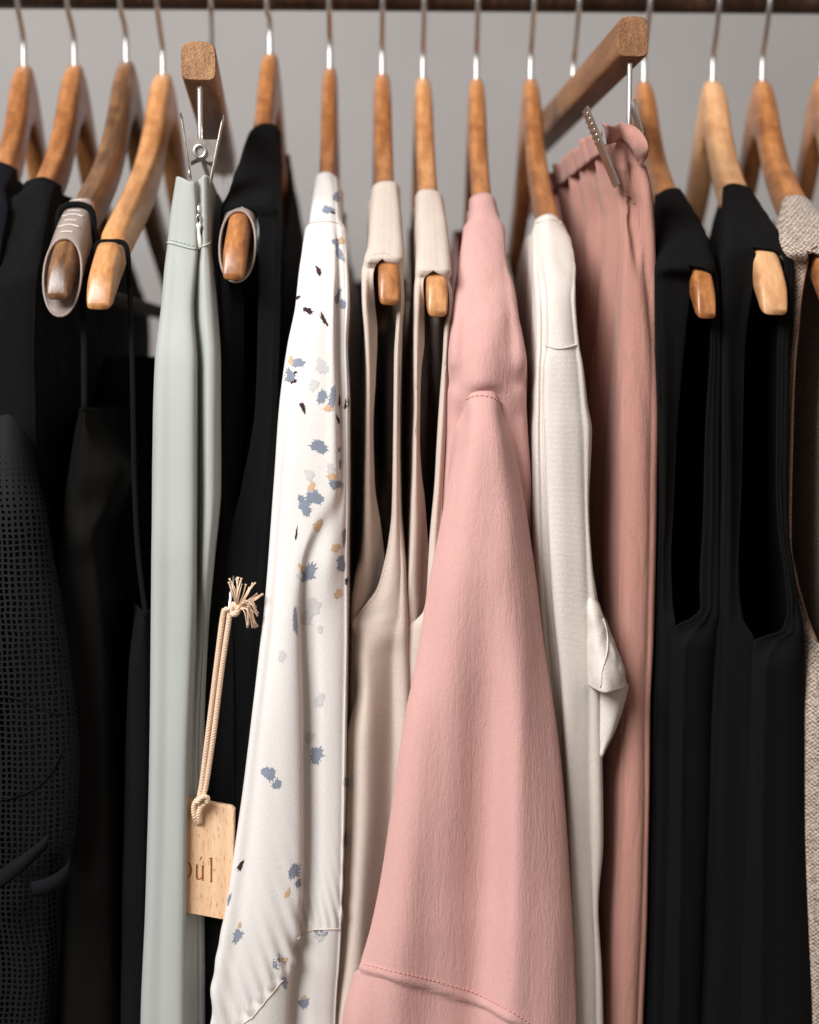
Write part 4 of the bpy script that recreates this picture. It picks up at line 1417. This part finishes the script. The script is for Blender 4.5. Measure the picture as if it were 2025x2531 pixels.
# --- black tank dresses
y0 = armY('h13', 655) - .003
g, o = tank(1592, 'h13', 'black crepe tank dress directly beside the pink trousers', rws([466, 520, 600, 655], None, [-.07, -.05, -.02, -.02],
     [(1641, 1649, 1665, 1681, 1688), (1628, 1642, 1672, 1700, 1709), (1618, 1640, 1690, 1730, 1741), (1616, 1640, 1700, 1753, 1766)], S5),
     rws([653, 690, 876, 1086, 1275, 1380, 1500, 1549, 1800, 2560], [y0, -.208, -.215, -.218, -.219, -.22, -.22, -.22, -.22, -.22], [-.02] + [0]*9,
         [(1616, 1625, 1706), (1617, 1630, (1708, .006)), (1618, 1635, (1690, .010)), (1620, 1640, (1675, .010)), (1620, 1640, (1666, .008)), (1618, 1635, (1661, .006)),
          (1613, 1634, (1664, .004)), (1612, 1635, 1670), (1606, 1630, 1672), (1586, 1615, 1665)], (.012, .003, .001)),
     rws([653, 690, 876, 1044, 1297, 1450, 1498, 1530, 1549, 1600, 2000, 2560], [y0, -.208, -.215, -.217, -.22, -.222, -.223, -.224, -.224, -.225, -.225, -.225], [-.02] + [0]*11,
         [(1706, 1758, 1768), (1758, 1768, 1776), (1756, 1768, 1779), (1745, 1764, 1777), (1737, 1762, 1777), (1729, 1758, 1777), (1731, 1758, 1776), (1705, 1748, 1776),
          (1668, 1735, 1775), (1660, (1700, -.004), 1772), (1655, (1690, -.004), 1755), (1640, (1680, -.004), 1735)], (.0, .002, .012)),
     m_black, seeds=(40, 41, 42), name='black_tank', wr=.0020, cat='dress')
seam(o, [(1741, 1300), (1734, 1450), (1735, 1505), (1712, 1540), (1675, 1560)], .0003, m_seam_k, 'armhole_stitching', stitch=.0024)
seam(o, [(1668, 1090), (1660, 1280), (1655, 1385), (1660, 1500)], .0003, m_seam_k, 'armhole_stitching', stitch=.0024)
y0 = armY('h14', 608) - .003
g, o = tank(1762, 'h14', 'black crepe tank dress between the other black tank and tweed garment', rws([455, 520, 580, 608], None, [-.07, -.05, -.03, -.02],
     [(1801, 1809, 1825, 1842, 1849), (1790, 1805, 1838, 1866, 1876), (1783, 1800, 1850, 1892, 1905), (1781, 1800, 1860, 1910, 1925)], S5),
     rws([606, 650, 876, 1200, 1422, 1528, 1583, 2000, 2560], [y0, -.205, -.215, -.219, -.221, -.222, -.222, -.222, -.222], [-.02] + [0]*8,
         [(1781, 1790, 1868), (1780, 1792, (1868, .008)), (1782, 1795, (1843, .010)), (1780, 1800, (1835, .010)), (1772, 1795, (1826, .006)), (1765, 1790, (1836, .004)),
          (1760, 1790, 1865), (1740, 1775, 1862), (1708, 1750, 1852)], (.012, .003, .001)),
     rws([606, 650, 876, 1200, 1340, 1401, 1507, 1550, 1566, 1583, 1650, 1801, 2102, 2560], [y0, -.205, -.215, -.219, -.221, -.222, -.223, -.224, -.225, -.225, -.226, -.226, -.226, -.226],
         [-.02] + [0]*13,
         [(1868, 1924, 1935), (1938, 1946, 1953), (1922, 1935, 1943), (1922, 1932, 1941), (1931, 1938, 1945), (1941, 1948, 1955), (1950, 1960, 1971), (1940, 1964, 1979),
          (1927, 1960, 1981), (1865, 1940, 1983), (1858, (1900, -.005), 1986), (1855, (1895, -.006), 1990), (1845, (1892, -.006), 1997), (1830, (1890, -.006), 2014)],
         (.0, .002, .012)), m_black, seeds=(43, 44, 45), name='black_tank', wr=.0020, cat='dress')

seam(o, [(1928, 1200), (1938, 1345), (1950, 1430), (1956, 1510), (1945, 1562), (1900, 1592), (1866, 1594)], .0003, m_seam_k, 'armhole_stitching', stitch=.0024)
seam(o, [(1836, 900), (1829, 1200), (1820, 1420), (1830, 1535)], .0003, m_seam_k, 'armhole_stitching', stitch=.0024)

# --- oatmeal tweed garment
y0 = armY('h15', 622) - .003
g, o = tank(1884, 'h15', 'oatmeal tweed sleeveless garment with copper piping at the right edge', rws([485, 540, 596, 622], None, [-.07, -.05, -.03, -.02],
     [(1939, 1946, 1965, 1984, 1991), (1927, 1940, 1975, 2010, 2022), (1921, 1940, 1985, 2030, 2045), (1926, 1948, 1992, 2040, 2056)], S5),
     rws([620, 645, 661, 726, 803, 881, 985, 1170, 1338, 1443, 1527, 1590, 1640, 1800, 2560],
         [y0, -.198, -.197, -.198, -.199, -.2, -.2, -.2, -.198, -.196, -.197, -.204, -.212, -.222, -.226], [-.03, -.02, -.02] + [0]*12,
         [(1928, 1950, 2015), (1938, 1955, 1999), (1944, 1958, 1994), (1953, 1965, 1984), (1954, 1964, 1976), (1947, 1957, 1968), (1942, 1952, 1962), (1942, 1949, 1957),
          (1938, 1946, 1954), (1950, 1962, 1973), (1958, 1978, 1998), (1962, 1995, 2024), (1966, 2000, 2050), (1972, 2010, 2065), (1980, 2035, 2095)],
         (.014, .002, .0)),
     rws([620, 660, 900, 1300, 1527, 1600, 1640, 2560], [y0, -.208, -.215, -.22, -.222, -.223, -.224, -.224], [-.03, -.02] + [0]*6,
         [(2015, 2045, 2056), (2060, 2072, 2082), (2055, 2066, 2078), (2050, 2064, 2078), (2050, 2070, 2085), (2045, 2075, 2095), (2050, 2085, 2110), (2090, 2110, 2130)],
         (.0, .002, .014)), m_tweed, seeds=(46, 47, 48), name='tweed_vest', cat='vest', hwmax=.009)
seam(o, [(2018, 612), (2000, 626), (1992, 665), (1982, 726), (1974, 803), (1966, 881), (1960, 985), (1954, 1170), (1952, 1338), (1971, 1443), (1996, 1527), (2020, 1588)],
     .0007, m_trim, 'armhole_piping', lift=.0004)

# --- dark garment glimpsed behind the rail, its coat shape added to darken the gaps
g = empty('gap_dark_garment', P(985, 700, .36), 'out of focus dark garment added behind the beige tank tops to darken the gaps', 'coat')
mb = MB()
grid(mb, rws([690, 730, 800, 1000, 1400, 2300], .30, .34,
     [(905, 930, 965, 1000, 1035, 1060), (880, 915, 960, 1005, 1050, 1080), (868, 905, 955, 1010, 1060, 1092), (862, 905, 955, 1010, 1060, 1098),
      (858, 905, 955, 1010, 1060, 1102), (850, 900, 955, 1010, 1065, 1110)], (.03, .004, .012, 0, .01, .03)), slot=P(985, 900, .36).x, hw=.05, hwmax=.05,
     wr=(.006, 18, 4), seed=60, mirror=False, dv=.006)
thicken(mb.build('body', m_gap_cloth, g), .002)

# ------------------------------------------------------------------ wooden tag on its cord
YG = -.2465
def T2(px, py, Y=YG):
    return P(px, py, Y)
root = empty('hang_tag', T2(491, 2260), 'small beech wood tag on twisted cotton cord with engraved letters', 'price tag')
def curve_plate(name, outlines, front, back, bevel, mat, parent):
    """flat plate filled between closed outlines (later ones are holes); outlines in picture points"""
    c = bpy.data.curves.new(name, 'CURVE')
    c.dimensions = '2D'
    c.fill_mode = 'BOTH'
    c.extrude = (back - front)/2 - bevel
    c.bevel_depth = bevel
    c.bevel_resolution = 1
    for ol in outlines:
        s_ = c.splines.new('POLY')
        s_.points.add(len(ol) - 1)
        for p_, (px, py) in zip(s_.points, ol):
            w_ = T2(px, py, YG)
            p_.co = (w_.x, w_.z, 0, 1)
        s_.use_cyclic_u = True
    to = bpy.data.objects.new('tmp', c)
    COL.objects.link(to)
    dg = bpy.context.evaluated_depsgraph_get()
    me = bpy.data.meshes.new_from_object(to.evaluated_get(dg))
    bpy.data.objects.remove(to)
    mid = (front + back)/2
    v = [(q.co.x, mid - q.co.z, q.co.y) for q in me.vertices]
    f = [tuple(p.vertices) for p in me.polygons]
    return mesh_obj(name, v, f, mat, parent, smooth=False)
def zz(x, y):
    return 430 + x/5.99, 1940 + y/5.99
def ell(cx, cy, rx, ry, n=20, a0=0):
    return [(cx + rx*math.cos(2*math.pi*k/n + a0), cy + ry*math.sin(2*math.pi*k/n + a0)) for k in range(n)]
outline = [(414, 1974), (420, 1971), (500, 1985), (572, 1998), (577.5, 2003), (577, 2060), (575, 2170), (572, 2270), (569, 2275), (500, 2262), (410, 2246), (406, 2242)]
hole = [zz(*q) for q in ell(365, 560, 46, 66, 18)]
o_out = [zz(*q) for q in ell(196, 1262, 78, 128, 26)]
o_in = [zz(*q) for q in ell(196, 1262, 36, 112, 22)]
u_pts = [zz(*q) for q in [(306, 1172), (362, 1182), (362, 1340), (366, 1372), (380, 1388), (400, 1380), (411, 1362), (411, 1205), (397, 1196), (397, 1188), (450, 1196), (450, 1405),
                          (456, 1424), (470, 1432), (468, 1440), (414, 1428), (412, 1398), (396, 1416), (372, 1424), (346, 1416), (330, 1396), (324, 1360), (324, 1192), (306, 1182)]]
acc = [zz(*q) for q in [(372, 1140), (388, 1138), (427, 1078), (424, 1068), (400, 1056)]]
l_pts = [zz(*q) for q in [(502, 1090), (540, 1078), (578, 1074), (576, 1430), (582, 1452), (594, 1458), (592, 1464), (520, 1450), (522, 1442), (536, 1436), (539, 1420), (540, 1112), (534, 1100), (504, 1098)]]
board = curve_plate('tag_board', [outline, hole], YG + .0014, YG + .0062, .0006, m_tag, root)
curve_plate('tag_face', [outline, hole, o_out, u_pts, acc, l_pts], YG, YG + .0013, .0002, m_tag, board)
for nm, ol in (('o', [o_out, o_in]), ('u', [u_pts]), ('a', [acc]), ('l', [l_pts])):
    curve_plate('engraved_letter', ol, YG + .0009, YG + .0015, .00005, m_burn, board)
curve_plate('engraved_letter', [o_in], YG - .00001, YG + .0014, .0001, m_tag, board)

def rope(pts, r=.00165, plies=3, pitch=.0056, name='cord'):
    """twisted cord along picture points (px, py, Y)"""
    path = [Vector(p) for p in catmull([P(*q) for q in pts], 14)]
    # even resampling
    cum = [0]
    for a, b in zip(path, path[1:]):
        cum.append(cum[-1] + (b - a).length)
    nn = int(cum[-1]/.0006)
    res = []
    for i in range(nn + 1):
        s_ = cum[-1]*i/nn
        k = min(len(path) - 2, max(0, int(np.searchsorted(cum, s_)) - 1))
        res.append((path[k].lerp(path[k+1], (s_ - cum[k])/max(1e-9, cum[k+1] - cum[k])), s_))
    mb = MB()
    for q in range(plies):
        pp = []
        for i, (p, s_) in enumerate(res):
            t = (res[min(i+1, nn)][0] - res[max(i-1, 0)][0]).normalized()
            a = t.cross(Vector((0, 1, 0))).normalized()
            b = t.cross(a)
            th = 2*math.pi*(s_/pitch + q/plies)
            pp.append(p + (a*math.cos(th) + b*math.sin(th))*r*.52)
        mb.add(*tube(pp, r*.58, 7))
    return mb.build(name, m_cord, root)
rope([(570, 1508, -.2530), (558, 1507, -.2540), (551, 1524, -.2535), (536, 1640, -.2530), (516, 1801, -.2520), (500, 1930, -.2510), (494, 1966, -.2510), (497, 1985, -.2510)])
rope([(568, 1514, -.2530), (565, 1540, -.2535), (549, 1650, -.2530), (530, 1801, -.2520), (511, 1930, -.2510), (503, 1966, -.2510), (500, 1985, -.2510)])
rope([(512, 1978, -.2515), (500, 1972, -.2530), (488, 1978, -.2520), (480, 1995, -.2500), (482, 2018, -.2490), (490, 2034, -.2460), (492, 2036, -.2415)], r=.0018)
rope([(505, 1985, -.2520), (497, 1995, -.2510), (492, 2012, -.2500), (493, 2030, -.2480), (492, 2037, -.2425)], r=.0018)
rope([(488, 1985, -.2530), (500, 1970, -.2545), (513, 1972, -.2535), (511, 1984, -.2530)], r=.0016, name='cord_knot')
rope([(575, 1494, -.2545), (588, 1500, -.2565), (585, 1515, -.2565), (574, 1517, -.2545), (572, 1505, -.2540), (582, 1492, -.2555)], r=.0019, name='cord_knot')
mb = MB()
rn = random.Random(5)
ends = []
for k in range(20):
    a = rn.uniform(-2.05, -.35)
    L_ = rn.uniform(46, 66)
    ends.append((588 + math.cos(a)*L_*0.95 + 6, 1497 + math.sin(a)*L_*1.1, rn.uniform(-18, 18)))
for k in range(22):
    ends.append((612 + rn.uniform(0, 26), 1510 + rn.uniform(-12, 42), rn.uniform(10, 26)))
for k, (ex, ey, bend) in enumerate(ends):
    m1 = ((586 + ex)/2 + rn.uniform(-5, 5) + (8 if ey > 1495 else -bend*.3), (1500 + ey)/2 + (-16 if ey > 1495 else bend*.2) + rn.uniform(-3, 3))
    Yk = -.2560 + rn.uniform(-.004, .003)
    pth = catmull([P(586, 1501 + rn.uniform(-5, 5), -.2555), P(m1[0], m1[1], Yk - .002), P(ex + rn.uniform(-4, 4), ey, Yk)], 7)
    r_ = [.00038]*(len(pth) - 1) + [.0008]
    mb.add(*tube(pth, r_, 6))
mb.build('cord_tassel', m_cord, root)
mb = MB()
mb.add(*tube(catmull([P(577, 1424, -.2405), P(576, 1438, -.2455), P(574, 1456, -.2485), P(571, 1480, -.2535), P(567, 1510, -.2555), P(566, 1515, -.2545)], 6), .00055, 8))
mb.add(*tube(catmull([P(574, 1457, -.2475), P(570, 1462, -.2505), P(568, 1485, -.2535), P(565, 1508, -.2555), P(566, 1515, -.2545)], 6), .0005, 8))
mb.build('safety_pin', m_steel, root)
